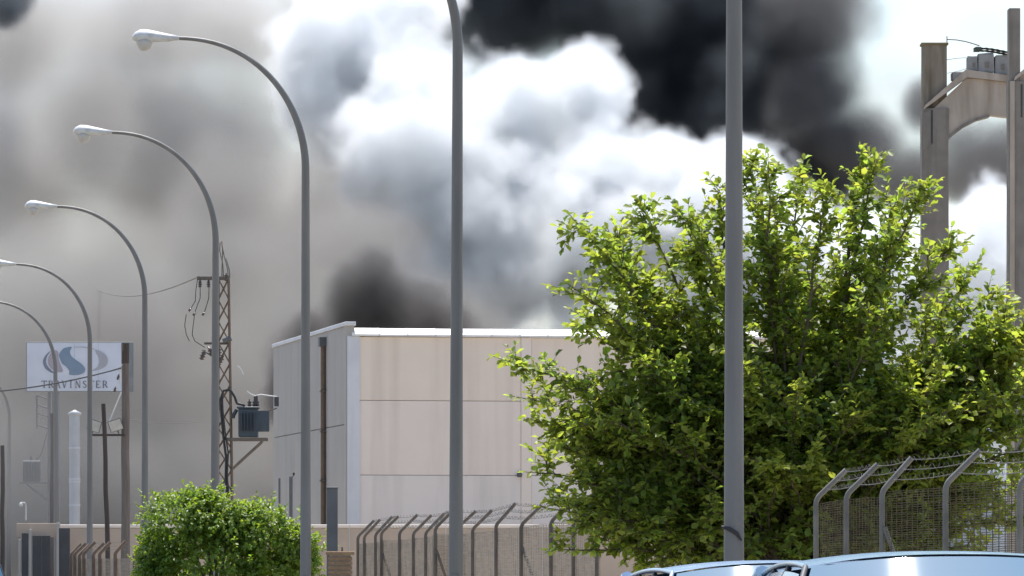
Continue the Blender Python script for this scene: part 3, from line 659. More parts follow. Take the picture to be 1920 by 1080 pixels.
MB().tube([cp(x, y, .25) for x, y in ((1778, 135), (1790, 133), (1803, 130), (1815, 126))], 0.005, 5).build('rebar', 'wire', cf)
C2Y = 104.0; c2 = P(1902, YH, C2Y); c2.z = 0
cg = thing('portal_ruin', 'bare concrete column with a tall slim stub next to the arched beam', 'concrete frame', c2)
def cq(px, py, dy=0.0): q = at(cg, px, py, C2Y); q.y += dy; return q
column(cg, None, cq(1891, 0).x, cq(1942, 0).x, 0, 0.5, cq(0, 152).z)
column(cg, None, cq(1892, 0).x, cq(1913, 0).x, 0.02, 0.46, cq(0, 15).z, 'upper_column')
MB().box((cq(1898, 0).x - 0.0, -0.006, cq(0, 152).z / 2), (0.085, 0.02, cq(0, 152).z), bevel=0.004).build('lit_edge_strip', 'concrete_l', cg)  # paler strip paints the sunlit left face onto the column front
b2 = [(1901, 150), (1901, 160), (1913, 156), (1913, 222), (1960, 180), (2060, 160), (2160, 180), (2160, 120), (2050, 40), (1985, 80)]
MB().prism([cq(x, y, 0.08) for x, y in b2], (0, 0.3, 0)).build('beam', 'concrete_l', cg)
MB().prism([cq(x, y, -0.03) for x, y in ((1901, 152), (1903, 144), (1985, 74), (2050, 34), (2050, 44), (1986, 86))], (0, 0.48, 0)).build('beam_flange', 'concrete_l', cg)
MB().prism([cq(x, y, -0.012) for x, y in ((1914, 158), (1917, 158), (1917, 220), (1914, 220))], (0, 0.05, 0)).build('joint_gap', 'dark', cg)
column(cg, None, cq(2150, 0).x, cq(2200, 0).x, 0, 0.5, cq(0, 152).z)
def block(px0, px1, py0, py1, Y, dep, lab, seed, rot=0):
    r_ = random.Random(seed); a_, b_ = P(px0, py1, Y), P(px1, py0, Y); w, h = b_.x - a_.x, b_.z - a_.z
    t = thing('concrete_block', lab, 'block', ((a_.x + b_.x) / 2, Y + dep / 2, a_.z), R(rot), 'broken blocks lying on the arched beam')
    b = MB().box((0, 0, h / 2), (w, dep, h), bevel=0.015); b.v = [(x + r_.uniform(-.012, .012), y + r_.uniform(-.012, .012), z + (r_.uniform(-.02, .02) if z > h / 2 else 0)) for x, y, z in b.v]
    b.build('block_body', 'block', t)
    b = MB().box((r_.uniform(-.1, .1) * w, -dep / 2 - .004, h * .4), (w * .28, 0.02, h * .3), bevel=0.004); b.build('mortar_lump', 'concrete', t)
block(1815, 1833, 105, 133, CY + .05, 0.4, 'narrow grey concrete block at the peak of the arched beam', 1)
block(1834, 1864, 100, 136, CY + .03, 0.42, 'wide grey concrete block in the middle of the broken row', 2)
block(1866, 1890, 104, 140, CY + .06, 0.4, 'grey concrete block leaning against the tall slim column', 3)
block(1786, 1811, 135, 150, CY + .12, 0.36, 'low grey concrete block on the slope of the arched beam', 4)
t = thing('metal_sheet', 'dark green bent sheet lying across the concrete blocks', 'sheet', P(1856, 97, CY + .2))
sh = MB(); n = 14
def shf(u, v): return Vector((-0.32 + 0.68 * u, -0.2 + 0.4 * v, 0.06 - 0.06 * u + 0.004 * math.sin(u * 40) + 0.02 * math.sin(u * 4)))
sh.grid(shf, 28, 2); sh.grid(lambda u, v: shf(u, v) - Vector((0, 0, 0.045)), 28, 2); sh.build('sheet_body', 'green_sheet', t)
MB().box((-0.24, 0, 0.045), (0.12, 0.42, 0.07), bevel=0.01).build('bent_end', 'green_sheet', t)
# ------------------------------------------------------------------ vegetation
def leaf_pts(L_, w, cup):
    """obovate leaf with a folded midrib: 8 points, 8 triangles; x along the leaf"""
    return [(0, 0, 0), (L_ * .32, w * .36, cup * .5), (L_ * .32, 0, -cup * .2), (L_ * .32, -w * .36, cup * .5),
            (L_ * .7, w * .5, cup * .6), (L_ * .7, 0, -cup * .3), (L_ * .7, -w * .5, cup * .6), (L_, 0, -cup * .9)]
LEAF_F = [(0, 2, 1), (0, 3, 2), (1, 2, 5, 4), (2, 3, 6, 5), (4, 5, 7), (5, 6, 7)]
class Leaves:
    def __init__(s, seed): s.v = []; s.f = []; s.r = random.Random(seed); s.mats = []
    def leaf(s, p, d, up, L_):
        d = d.normalized(); a = up.cross(d)
        if a.length < 1e-4: a = Vector((1, 0, 0)).cross(d)
        a.normalize(); u = d.cross(a)
        s.mats.append((p, d, a, u, L_))
    def bake(s, skip=()):
        v = s.v; f = s.f
        for i, (p, d, a, u, L_) in enumerate(s.mats):
            if i in skip: continue
            o = len(v); w = L_ * (0.5 + 0.18 * ((i * 7919) % 97) / 97); cup = L_ * (0.05 + 0.16 * ((i * 104729) % 89) / 89)
            for x, y, z in leaf_pts(L_, w, cup):
                v.append((p.x + d.x * x + a.x * y + u.x * z, p.y + d.y * x + a.y * y + u.y * z, p.z + d.z * x + a.z * y + u.z * z))
            f.extend([tuple(k + o for k in q) for q in LEAF_F])
    def build(s, name, m, parent):
        me = bpy.data.meshes.new(name); me.from_pydata(s.v, [], s.f); me.materials.append(MAT[m]); me.update()
        me.polygons.foreach_set('use_smooth', [True] * len(me.polygons))
        o = bpy.data.objects.new(name, me); col.objects.link(o); o.parent = parent; o['kind'] = 'stuff'; return o
def rv(r): 
    while True:
        v = Vector((r.uniform(-1, 1), r.uniform(-1, 1), r.uniform(-1, 1)))
        if 0.05 < v.length < 1: return v.normalized()

def dress(LV, path, r, size, step, t0=0.0, spread=0.9):
    """leaves in alternate pairs along a twig"""
    L_ = sum((path[i + 1] - path[i]).length for i in range(len(path) - 1)); n = max(2, int(L_ * (1 - t0) / step)); sgn = 1
    for k in range(n + 1):
        t = t0 + (1 - t0) * k / n; x = t * (len(path) - 1); i = min(int(x), len(path) - 2)
        p = path[i].lerp(path[i + 1], x - i); tg = (path[i + 1] - path[i]).normalized()
        sd_ = tg.cross(Vector((0, 0, 1)))
        if sd_.length < .1: sd_ = rv(r)
        sd_.normalize(); sgn = -sgn
        d = tg * r.uniform(.3, .9) + sd_ * sgn * spread * r.uniform(.5, 1.1) + rv(r) * 0.45 + Vector((0, 0, -0.12))
        up = Vector((0, 0, 1)) + rv(r) * 0.75
        LV.leaf(p, d, up, size * r.uniform(.62, 1.2))
        if r.random() < .45: LV.leaf(p, d * -.3 + rv(r), Vector((0, 0, 1)) + rv(r) * .7, size * r.uniform(.6, 1.1))
    LV.leaf(path[-1], path[-1] - path[-2] + rv(r) * .01, Vector((0, 0, 1)) + rv(r) * .5, size * r.uniform(.6, .95))

def wob(p0, p1, bow, n, r, amp):
    m = (p0 + p1) / 2 + bow
    pts = bez(p0, m, p1, n)
    return [q + (rv(r) * amp if 0 < i < n else Vector()) for i, q in enumerate(pts)]

# --- the big leafy tree behind the fence
TYc = 65.0
tbase = P(1480, YH, TYc); tbase.z = 0
tree = thing('leafy_tree', 'large bright green leafy tree overhanging the fence behind the parked cars', 'tree', tbase)
r = random.Random(11)
LV = Leaves(5); wood = MB(); twig = MB()
fork = Vector((0.0, 0, 1.25))
trunk = [Vector((0.05, 0, -0.1)), Vector((0, 0.02, 0.4)), Vector((-0.04, 0, 0.85)), fork]
MB().tube(trunk, [0.19, 0.15, 0.135, 0.13], 12).build('trunk', 'bark', tree)
tips = [(1068, 402, 64), (1198, 378, 66), (1272, 388, 64.5), (1345, 352, 66), (1398, 305, 65), (1440, 298, 64), (1512, 312, 66), (1560, 350, 64), (1618, 290, 65),
        (1640, 300, 64.5), (1690, 352, 66), (1742, 338, 64), (1795, 440, 65), (1832, 495, 66), (1865, 540, 64), (1900, 580, 65),
        (1064, 532, 64), (1068, 580, 65.5), (925, 668, 63.5), (955, 742, 64.5), (1010, 820, 65), (985, 885, 63.8), (1040, 700, 65), (1010, 950, 64), (1030, 1030, 64.5),
        (1100, 470, 65), (1140, 430, 65), (1960, 640, 65), (2010, 760, 64), (2000, 880, 65), (1980, 980, 64), (1930, 720, 63.5)]
goals = [(P(*t) - tbase, True) for t in tips]
cc = P(1480, 800, TYc) - tbase; rx, ry, rz = 470 / S(TYc), 1.9, 410 / S(TYc)
n_in = 0
while n_in < 128:
    v = rv(r) * (r.random() ** 0.33)
    g_ = cc + Vector((v.x * rx, v.y * ry, v.z * rz))
    if g_.z < 1.1: continue
    # thin the upper corners so the sky shows between the sprays
    if v.z > 0.3 and r.random() < 0.6: continue
    goals.append((g_, False)); n_in += 1
for k in range(14): goals.append((P(r.uniform(1020, 1230), r.uniform(600, 980), r.uniform(63.5, 66)) - tbase, False))
for k in range(22): goals.append((P(r.uniform(1740, 1990), r.uniform(560, 1000), r.uniform(63.5, 66)) - tbase, False))
for k in range(16): goals.append((P(r.uniform(1050, 1900), r.uniform(940, 1060), r.uniform(63.6, 66)) - tbase, False))
for goal, outer in goals:
    start = fork + Vector((r.uniform(-.08, .08), r.uniform(-.06, .06), r.uniform(-.25, .2)))
    d = goal - start; Ld = d.length
    bow = Vector((-d.x * 0.16, -d.y * .1, 0.10 * Ld)) + rv(r) * 0.10 * Ld
    if not outer: bow += rv(r) * .1 * Ld
    path = wob(start, goal, bow, 12, r, 0.025)
    r0 = 0.010 + 0.0055 * Ld
    wood.tube(path, [r0 * (1 - t / 12) ** 0.8 + 0.004 for t in range(13)], 6, False)
    size = 0.118
    dress(LV, path[5:], r, size, 0.035, 0.1)
    nb = int(Ld * (4.6 if outer else 5.2))
    for k in range(nb):
        t = 0.34 + 0.62 * (k + r.random()) / nb
        if Ld * t < 0.7: continue
        x = t * 12; i = min(int(x), 11); p = path[i].lerp(path[i + 1], x - i); tg = (path[i + 1] - path[i]).normalized()
        ln = (0.25 + 0.75 * (1 - t)) * r.uniform(0.55, 1.05) * (0.9 if outer else 1.1)
        e = p + (tg * r.uniform(.4, 1.0) + rv(r) * 0.85 + Vector((0, 0, 0.28))).normalized() * ln
        bp_ = wob(p, e, rv(r) * 0.1 * ln, 5, r, 0.01)
        twig.tube(bp_, [0.009 - 0.0012 * q for q in range(6)], 4, False)
        dress(LV, bp_, r, size, 0.048, 0.15)
        for q in range(r.choice((2, 3, 3, 4))):
            u = r.uniform(.3, .9); x2 = u * 5; i2 = min(int(x2), 4); p2 = bp_[i2].lerp(bp_[i2 + 1], x2 - i2)
            e2 = p2 + ((e - p).normalized() * .7 + rv(r) * .8 + Vector((0, 0, .1))).normalized() * r.uniform(.14, .32)
            tp_ = wob(p2, e2, rv(r) * .03, 3, r, 0.004)
            twig.tube(tp_, [0.005, 0.004, 0.003, 0.002], 3, False)
            dress(LV, tp_, r, size * .92, 0.043, 0.1)
wood.build('branches', 'bark', tree); tag(twig.build('twigs', 'bark', tree), kind='stuff')
# the 300 biggest leaves on the near side are objects of their own, the rest one mass
order = sorted(range(len(LV.mats)), key=lambda i: LV.mats[i][0].y - LV.mats[i][4] * 14)
near = []
for i in order:
    p = LV.mats[i][0] + tbase; px = 960 + p.x / p.y * F; py = YH - (p.z - CAMZ) / p.y * F
    if 900 < px < 1910 and 280 < py < 1020: near.append(i)
    if len(near) >= 300: break
me0 = bpy.data.meshes.new('leaf'); me0.from_pydata(leaf_pts(1, .58, .13), [], LEAF_F); me0.materials.append(MAT['leaf']); me0.polygons.foreach_set('use_smooth', [True] * len(LEAF_F))
for i in near:
    p, d, a, u, L_ = LV.mats[i]
    o = bpy.data.objects.new('leaf', me0); col.objects.link(o); o.parent = tree
    m3 = Matrix((d, a, u)).transposed().to_4x4(); o.matrix_local = Matrix.Translation(p) @ m3 @ Matrix.Scale(L_, 4)
LV.bake(set(near)); LV.build('foliage', 'leaf', tree)
print('tree leaves', len(LV.mats))

# --- the round bush
BY = 101.0
bb = P(410, YH, BY); bb.z = 0
bush = thing('round_bush', 'dense round green bush in front of the lattice tower', 'bush', bb)
r = random.Random(21); LB = Leaves(9); bt_ = MB()
lobes = [(350, 985, 95, 76, 0.85), (425, 990, 85, 56, .9), (490, 1005, 78, 72, .8), (555, 1030, 52, 56, .6), (398, 965, 50, 42, .6), (300, 1042, 52, 54, .7), (562, 1040, 46, 46, .6), (390, 1070, 130, 90, 1.0), (520, 1090, 90, 70, .8), (285, 1085, 40, 60, .6), (375, 950, 42, 38, .5), (455, 975, 40, 34, .5)]
stem = Vector((0, 0, .35))
MB().tube([(0, 0, -.05), (0.02, 0, .2), stem], [0.11, 0.09, 0.08], 10).build('trunk', 'bark', bush)
for px, py, rx_, ry_, rY in lobes:
    c = P(px, py, BY) - bb; c.z = max(c.z, 0.5); rad_ = Vector((rx_ / S(BY), rY, ry_ / S(BY)))
    bt_.tube(wob(stem, c, Vector((0, 0, .1)), 6, r, .03), [0.05, .045, .04, .03, .025, .02, .012], 6, False)
    ns_ = int(520 * (rad_.x * rad_.z) ** 0.75 * 2.0)
    for k in range(ns_):
        v = rv(r); 
        if v.z < -0.5 and r.random() < .7: continue
        bump = 1 + 0.22 * mnoise.noise(v * 2.6 + c) + 0.16 * mnoise.noise(v * 6 + c)
        q = r.uniform(0.70, 1.0) * bump
        e = c + Vector((v.x * rad_.x, v.y * rad_.y, v.z * rad_.z)) * q
        n_ = Vector((v.x / rad_.x, v.y / rad_.y, v.z / rad_.z)).normalized()
        s0 = e - n_ * r.uniform(.10, .2)
        pth = [s0, (s0 + e) / 2 + Vector((0, 0, .02)), e + Vector((0, 0, -.02))]
        if k % 5 == 0: bt_.tube(pth, [.006, .005, .002], 3, False)
        for j in range(7):
            p = s0.lerp(e, j / 6); d = n_ * .5 + rv(r) * .9 + Vector((0, 0, -.25))
            LB.leaf(p, d, n_ * .8 + Vector((0, 0, .6)) + rv(r) * .5, r.uniform(.055, .10))
for k in range(70):                                  # ragged shoots standing out of the clipped dome
    px, py, rx_, ry_, rY = r.choice(lobes); c = P(px, py, BY) - bb; v = rv(r); v.z = abs(v.z)
    e = c + Vector((v.x * rx_ / S(BY), v.y * rY, v.z * ry_ / S(BY))); d = (v + Vector((0, 0, .5)) + rv(r) * .4).normalized()
    pth = [e, e + d * .1, e + d * r.uniform(.16, .3) + Vector((0, 0, -.02))]
    bt_.tube(pth, [.006, .004, .002], 3, False); dress(LB, pth, r, .075, .028, .1)
tag(bt_.build('branches', 'bark', bush)); LB.bake(); LB.build('foliage', 'bush_leaf', bush)
print('bush leaves', len(LB.mats))

# ------------------------------------------------------------------ cars
def make_car(name, label, paint, loc, rz, H=1.43, W=1.74, L_=4.1, van=False, trim='dark_grey'):
    c = thing(name, label, 'van' if van else 'car', loc, rz)
    h = W / 2
    # lower body: cross-sections along the length (front = -y)
    st = []
    hood = 0.30 if not van else 0.16
    for y, zt_, wf in ((-L_ / 2, .55, .72), (-L_ / 2 + .08, .66, .86), (-L_ / 2 + .35, .76, .96), (-1.25, .86, .995), (-.95, .93, 1), (-.3, .94, 1), (.5, .95, 1), (1.2, .97, .995), (1.7, .98, .97), (L_ / 2 - .06, .95, .90), (L_ / 2, .80, .82)):
        st.append((y, zt_ * (1.18 if van else 1), wf * h))
    v = []; f = []; n = 0
    for y, zt_, w in st:
        ring = [(-w * .9, .22), (-w * .985, .36), (-w, .58), (-w * .985, zt_ - .06), (-w * .93, zt_), (-w * .5, zt_ + .025), (0, zt_ + .035), (w * .5, zt_ + .025), (w * .93, zt_), (w * .985, zt_ - .06), (w, .58), (w * .985, .36), (w * .9, .22), (0, .2)]
        n = len(ring); v += [(x, y, min(z, zt_ + .035)) for x, z in ring]
    for i in range(len(st) - 1):
        for k in range(n):
            j = (k + 1) % n; f.append((i * n + k, i * n + j, (i + 1) * n + j, (i + 1) * n + k))
    f += [tuple(range(n)), tuple((len(st) - 1) * n + k for k in range(n))]
    MB().add(v, f, True).build('body', paint, c)
    zb = .955 * (1.18 if van else 1)
    y_wb, y_wt, y_rt, y_rb = (-.93, -.28, 1.35, 1.85) if not van else (-1.5, -1.05, 1.95, 2.0)
    def roofz(y):                                    # crown of the roof
        u = (y - .35) / 1.2; return H - 0.055 * u * u if not van else H - .01 * u * u
    re, be = .60 * W / 1.74, .80 * W / 1.74
    def roof(u, w_):
        y = y_wt + (y_rt - y_wt) * w_; x = (u * 2 - 1); y2 = y + (0.055 * x * x if w_ < .5 else -0.055 * x * x) * abs(1 - 2 * w_)
        return Vector((x * re, y2, roofz(y) - 0.050 * abs(x) ** 2.4))
    MB().grid(roof, 16, 14).build('roof', paint, c)
    def scr(u, w_):                                  # windscreen, curved in plan
        x = u * 2 - 1; top_ = roof(u, 0); bot = Vector((x * be * .97, y_wb + 0.16 * x * x, zb)); p = top_.lerp(bot, w_); return p
    MB().grid(lambda u, w_: scr(.02 + .96 * u, .02 + .98 * w_), 16, 10).build('windscreen', 'glass', c)
    def rear(u, w_):
        x = u * 2 - 1; top_ = roof(u, 1); bot = Vector((x * be * .95, y_rb - .1 * x * x, zb + .02)); p = top_.lerp(bot, w_); p.y += .03 * math.sin(w_ * math.pi); return p
    MB().grid(lambda u, w_: rear(.02 + .96 * u, .02 + .98 * w_), 12, 6).build('rear_window', 'glass', c)
    for s_ in (-1, 1):
        u0 = 0 if s_ < 0 else 1
        def side(a, w_):
            tp0 = roof(u0, 0.01 + .98 * a) + Vector((s_ * .012, 0, -.015)); bo = Vector((s_ * be, scr(u0, 1).y + (rear(u0, 1).y - scr(u0, 1).y) * a, zb))
            p = tp0.lerp(bo, w_); p.x += s_ * .02 * math.sin(w_ * math.pi); return p
        for a0, a1 in ((.02, .36), (.38, .70), (.72, .97)):
            MB().grid(lambda a, w_: side(a0 + (a1 - a0) * a, .04 + .96 * w_), 8, 4).build('side_window', 'glass', c)
        for aa in (.37, .71): MB().tube([side(aa, q / 4) + Vector((-s_ * .012, 0, 0)) for q in range(5)], .012, 6).build('door_pillar', 'trim', c)
        MB().tube([scr(u0, q / 8) for q in range(9)], .012, 8).build('windscreen_pillar', trim, c)
        MB().tube([roof(u0, q / 12) for q in range(13)], .011, 8).build('roof_rail', paint, c)
        MB().tube([rear(u0, q / 5) for q in range(6)], .04, 8).build('rear_pillar', paint, c)
        mr = MB(); mr.lathe((0, 0, 0), [(.03, -.07), (.085, -.05), (.10, 0), (.085, .05), (.03, .07)], 12); mo = mr.build('door_mirror', paint, c); mo.location = (s_ * (h + .09), scr(u0, 1).y + .12, zb + .08); mo.rotation_euler = (R(90), 0, 0); mo.scale = (1.1, .8, .6)
        MB().tube([(s_ * (h - .06), scr(u0, 1).y + .12, zb + .02), (s_ * (h + .06), scr(u0, 1).y + .12, zb + .06)], .02, 6).build('mirror_stalk', 'trim', c)
        for yy in (-1.28, 1.28):
            wv_ = MB(); prof = [(.20, -.09), (.29, -.1), (.31, -.07), (.31, .07), (.29, .1), (.20, .09)]
            wv_.lathe((0, 0, 0), prof, 24); wo = wv_.build('wheel', 'tyre', c); wo.location = (s_ * (h - .1), yy, .31); wo.rotation_euler = (0, R(90), 0)
            rm = MB().lathe((0, 0, 0), [(.05, .105 * s_), (.19, .098 * s_), (.20, .06 * s_)], 20); rm.build('rim', 'rim', wo)
            for sp_ in range(5):
                q = sp_ * 2 * math.pi / 5; MB().tube([(0, 0, .112 * s_), (.18 * math.cos(q), .18 * math.sin(q), .108 * s_)], .02, 6).build('spoke', 'rim', wo)
        MB().lathe((s_ * (h - .26), -L_ / 2 + .13, .64), [(.02, -.07), (.12, -.04), (.13, .03), (.05, .07)], 14).build('headlight', 'headlamp', c)
        MB().box((s_ * (h - .2), L_ / 2 - .04, .78), (.2, .1, .16), bevel=.03).build('tail_light', 'red_lamp', c)
    MB().box((0, -L_ / 2 + .02, .42), (W * .62, .1, .16), bevel=.04).build('grille', 'trim', c)
    MB().box((0, -L_ / 2 - .035, .36), (.52, .012, .11)).build('number_plate', 'van_white', c)
    MB().tube([scr(.3, .97) + Vector((0, -.02, .02)), scr(.6, .93) + Vector((0, -.02, .03))], .012, 6).build('wiper', 'trim', c)
    MB().tube([scr(.62, .97) + Vector((0, -.02, .02)), scr(.9, .93) + Vector((0, -.02, .03))], .012, 6).build('wiper', 'trim', c)
    MB().tube([Vector((0, 1.2, roofz(1.2))), Vector((0, 1.28, roofz(1.2) + .025))], [.02, .008], 8).build('roof_antenna', 'trim', c)
    return c
p2 = P(1795, YH, 22); make_car('parked_car', 'silver blue parked car with the sun glinting on its windscreen', 'car_a', (p2.x, 22.3, 0.0), R(3.5), H=1.425)
p1 = P(1478, YH, 28); make_car('parked_car', 'pale blue parked car directly behind the silver blue one, by the lamp post', 'car_b', (p1.x, 28.4, 0.0), R(7), H=1.412, trim='car_b')
vx = P(-54, YH, 148); make_car('parked_van', 'maroon van at the far end of the street near the dark gate', 'van_red', (vx.x, 149, 0), R(8), H=1.82, W=1.8, L_=4.4, van=True)
# ------------------------------------------------------------------ smoke (real volumes behind the warehouse)
def volume_mat(name, color, density, aniso=0.2):
    m = bpy.data.materials.new(name); m.use_nodes = True
    nt = m.node_tree; nt.nodes.clear()
    o = nt.nodes.new('ShaderNodeOutputMaterial'); v = nt.nodes.new('ShaderNodeVolumePrincipled')
    v.inputs['Color'].default_value = (*color, 1); v.inputs['Density'].default_value = density
    v.inputs['Anisotropy'].default_value = aniso
    nt.links.new(v.outputs[0], o.inputs['Volume'])
    return m
def smoke(name, label, blobs, mat, voxel, warp=(0.12, 1.6), fbm=(0.18, 0.7), puff=(0.3, 0.45), soft=0.35, seed=0.0, blend=0.25, zmin=0.3):
    """blobs: (px, py, Y, rx_px, ry_px, rY metres). Density = smooth union of the blobs, eroded into billows."""
    bl = []
    for px, py, Y, rx, ry, rY in blobs:
        s = S(Y); bl.append((P(px, py, Y), Vector((rx / s, rY, ry / s))))
    pad = 1.25
    mn = Vector([min(c[i] - r[i] * pad for c, r in bl) for i in range(3)])
    mx = Vector([max(c[i] + r[i] * pad for c, r in bl) for i in range(3)])
    mn.z = max(mn.z, zmin)
    me = bpy.data.meshes.new(name)
    me.from_pydata([mn, mx], [], [])
    ob = bpy.data.objects.new(name, me); col.objects.link(ob)
    ob['label'] = label; ob['category'] = 'smoke'; ob['kind'] = 'stuff'
    me.materials.append(mat)
    ng = bpy.data.node_groups.new(name + '_nodes', 'GeometryNodeTree')
    ng.interface.new_socket('Geometry', in_out='INPUT', socket_type='NodeSocketGeometry')
    ng.interface.new_socket('Geometry', in_out='OUTPUT', socket_type='NodeSocketGeometry')
    N, L = ng.nodes, ng.links
    def vm(op, a, b=None):
        n = N.new('ShaderNodeVectorMath'); n.operation = op
        for i, v in enumerate((a, b)):
            if v is None: continue
            if isinstance(v, bpy.types.NodeSocket): L.new(v, n.inputs[i])
            else: n.inputs[i].default_value = v
        return n.outputs['Value'] if op in ('LENGTH', 'DISTANCE', 'DOT_PRODUCT') else n.outputs['Vector']
    def ma(op, a, b=None, c=None):
        n = N.new('ShaderNodeMath'); n.operation = op
        for i, v in enumerate((a, b, c)):
            if v is None: continue
            if isinstance(v, bpy.types.NodeSocket): L.new(v, n.inputs[i])
            else: n.inputs[i].default_value = v
        return n.outputs[0]
    pos = N.new('GeometryNodeInputPosition').outputs[0]
    posn = vm('ADD', pos, (seed * 13.7, seed * 7.1, seed * 3.3))
    nz = N.new('ShaderNodeTexNoise'); nz.inputs['Scale'].default_value = warp[0]; nz.inputs['Detail'].default_value = 2
    L.new(posn, nz.inputs['Vector'])
    wv = vm('MULTIPLY', vm('SUBTRACT', nz.outputs['Color'], (0.5, 0.5, 0.5)), (warp[1] * 2,) * 3)
    p = vm('ADD', pos, wv)
    m = None
    for c, r in bl:
        d = vm('LENGTH', vm('MULTIPLY', vm('SUBTRACT', p, tuple(c)), (1 / r.x, 1 / r.y, 1 / r.z)))
        m = d if m is None else ma('SMOOTH_MIN', m, d, blend)
    n2 = N.new('ShaderNodeTexNoise'); n2.inputs['Scale'].default_value = fbm[0]; n2.inputs['Detail'].default_value = 5
    n2.inputs['Roughness'].default_value = 0.62
    L.new(posn, n2.inputs['Vector'])
    e = ma('SUBTRACT', 1.0, m)
    e = ma('ADD', e, ma('MULTIPLY', ma('SUBTRACT', n2.outputs[0], 0.5), fbm[1] * 2))
    if puff[1] > 0:
        for k, (fs, am) in enumerate(((1, 1), (2.4, 0.5), (5.6, 0.26))):
            v = N.new('ShaderNodeTexVoronoi'); v.feature = 'F1'; v.inputs['Scale'].default_value = puff[0] * fs
            L.new(vm('ADD', posn, vm('MULTIPLY', wv, (0.6,) * 3)), v.inputs['Vector'])
            d2 = ma('MULTIPLY', v.outputs['Distance'], v.outputs['Distance'])
            e = ma('SUBTRACT', e, ma('MULTIPLY', d2, puff[1] * am))
    mr = N.new('ShaderNodeMapRange'); mr.interpolation_type = 'SMOOTHSTEP'
    L.new(e, mr.inputs['Value']); mr.inputs['From Max'].default_value = soft
    vc = N.new('GeometryNodeVolumeCube')
    L.new(mr.outputs['Result'], vc.inputs['Density'])
    vc.inputs['Min'].default_value = mn; vc.inputs['Max'].default_value = mx
    for ax, k in (('Resolution X', 0), ('Resolution Y', 1), ('Resolution Z', 2)):
        vc.inputs[ax].default_value = max(8, int((mx[k] - mn[k]) / voxel))
    sm = N.new('GeometryNodeSetMaterial'); sm.inputs['Material'].default_value = mat
    go = N.new('NodeGroupOutput')
    L.new(vc.outputs[0], sm.inputs['Geometry']); L.new(sm.outputs[0], go.inputs[0])
    md = ob.modifiers.new('billows', 'NODES'); md.node_group = ng
    return ob

M_WHITE = volume_mat('smoke_white', (0.895, 0.912, 0.925), 1.3, 0.4)
M_PALE = volume_mat('smoke_pale', (0.68, 0.67, 0.655), 0.6, 0.2)
M_GREY = volume_mat('smoke_grey', (0.40, 0.388, 0.375), 0.55, 0.2)
M_VEIL = volume_mat('smoke_veil', (0.30, 0.30, 0.30), 0.024, 0.1)
M_BLACK = volume_mat('smoke_black', (0.14, 0.16, 0.18), 1.6, 0.2)
M_CHAR = volume_mat('smoke_charcoal', (0.20, 0.20, 0.205), 1.0, 0.2)
M_SKY_DIM = volume_mat('sky_dimming_smoke', (0.62, 0.66, 0.67), 0.12, 0.2)
M_DARK = volume_mat('smoke_dark', (0.19, 0.183, 0.18), 1.7, 0.2)

smoke('white_smoke', 'thick white billowing smoke rising behind the warehouse', [
    (640, 130, 264, 190, 190, 9), (720, 20, 268, 150, 130, 7), (780, 270, 258, 210, 210, 11), (960, 215, 260, 160, 130, 9), (1085, 190, 262, 110, 120, 7),
    (900, 450, 258, 260, 240, 11), (1090, 430, 258, 220, 180, 10), (1290, 390, 260, 170, 160, 9), (1270, 310, 262, 130, 90, 6), (1390, 320, 262, 110, 100, 6),
    (1450, 440, 260, 160, 170, 8), (1610, 540, 264, 210, 190, 9), (1830, 500, 264, 170, 190, 9), (1300, 800, 262, 760, 330, 10), (1500, 1020, 264, 760, 330, 9)],
    M_WHITE, 0.175, seed=1.0, soft=0.36, puff=(0.32, 0.36), fbm=(0.3, 0.62))
smoke('pale_smoke', 'pale grey smoke veil spreading across the sky over the street lamps', [
    (330, 300, 276, 380, 300, 9), (0, 320, 276, 340, 320, 9), (330, 40, 278, 330, 240, 8), (60, 60, 280, 260, 240, 8), (600, 360, 274, 240, 240, 8), (600, 40, 280, 260, 200, 7), (-100, 700, 270, 300, 300, 8)],
    M_PALE, 0.45, seed=2.0, soft=0.7, puff=(0.2, 0.3), fbm=(0.15, 0.5), warp=(0.1, 2.5))
smoke('black_smoke', 'towering black smoke plume behind the white smoke', [
    (1010, -60, 294, 270, 230, 10), (1220, 40, 296, 290, 280, 12), (1400, 120, 294, 170, 200, 10), (1150, 200, 292, 170, 200, 8), (1360, 310, 292, 220, 190, 8),
    (1540, 310, 292, 130, 110, 6), (0, -10, 272, 60, 60, 5)],
    M_BLACK, 0.35, seed=4.0, puff=(0.22, 0.25), soft=0.6)
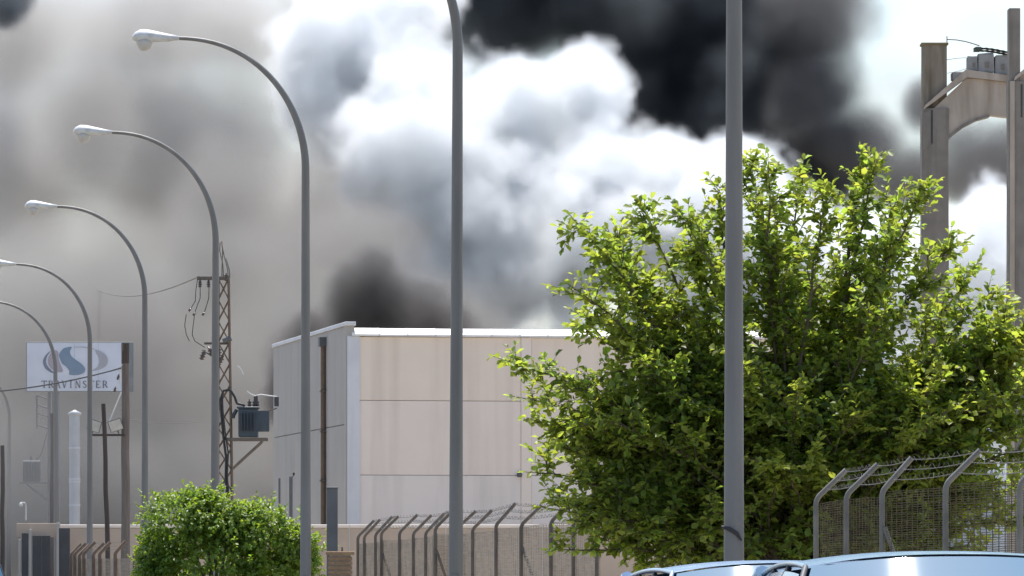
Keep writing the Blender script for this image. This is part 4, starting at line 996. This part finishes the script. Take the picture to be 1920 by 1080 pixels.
smoke('charcoal_smoke', 'thinning charcoal smoke trailing off beside the concrete columns', [
    (1530, 20, 288, 150, 200, 8), (1520, 190, 288, 150, 140, 7), (1610, 270, 288, 150, 90, 6), (1720, 325, 288, 180, 85, 6), (1850, 290, 290, 150, 120, 6), (1735, 190, 290, 50, 90, 4)],
    M_CHAR, 0.35, seed=5.0, puff=(0.3, 0.3), soft=0.8, fbm=(0.3, 0.6))
smoke('grey_smoke', 'drifting grey brown smoke hanging over the street', [
    (150, 660, 238, 520, 300, 13), (560, 580, 240, 330, 240, 12), (150, 960, 236, 560, 330, 12), (560, 880, 236, 420, 300, 10), (380, 940, 230, 420, 260, 9), (400, 760, 232, 330, 240, 8), (420, 560, 246, 300, 200, 9), (300, 760, 246, 420, 300, 9),
    (140, 200, 254, 150, 190, 8), (860, 640, 244, 260, 140, 8), (430, 380, 250, 260, 170, 8), (650, 470, 248, 190, 120, 6)],
    M_GREY, 0.42, seed=7.0, puff=(0.22, 0.3), soft=1.0, fbm=(0.16, 0.7), warp=(0.09, 3.0))
smoke('dark_smoke', 'dark smoke puff curling up behind the warehouse roof', [
    (675, 575, 212, 115, 150, 3.4), (790, 610, 212, 120, 110, 3.2), (590, 640, 212, 95, 105, 2.8), (720, 600, 212, 120, 110, 3.2), (520, 720, 212, 60, 120, 2.0), (860, 665, 213, 120, 65, 2.6)],
    M_DARK, 0.17, seed=9.0, puff=(0.55, 0.34), soft=0.55, warp=(0.3, 0.8), fbm=(0.45, 0.5), blend=0.45)
smoke('smoke_veil', 'thin grey smoke haze drifting round the sign board and far poles', [
    (60, 860, 180, 330, 320, 24), (330, 920, 190, 220, 260, 16)],
    M_VEIL, 0.8, seed=3.0, puff=(0.1, 0.0), soft=1.0, fbm=(0.08, 0.3), warp=(0.06, 2.0))
smoke('sky_dimming_wisps', 'thin pale smoke wisps added to dim the sky beside the concrete columns', [  # a cream smoke patch, plus thin smoke added to tone down the bright sky
    (1660, 150, 300, 150, 120, 9), (1670, 240, 298, 110, 70, 6), (1820, 180, 304, 190, 120, 9), (1600, 40, 302, 120, 140, 8), (1850, 60, 306, 160, 80, 7)],
    M_SKY_DIM, 0.4, seed=6.0, puff=(0.25, 0.3), soft=0.9, fbm=(0.2, 0.7))
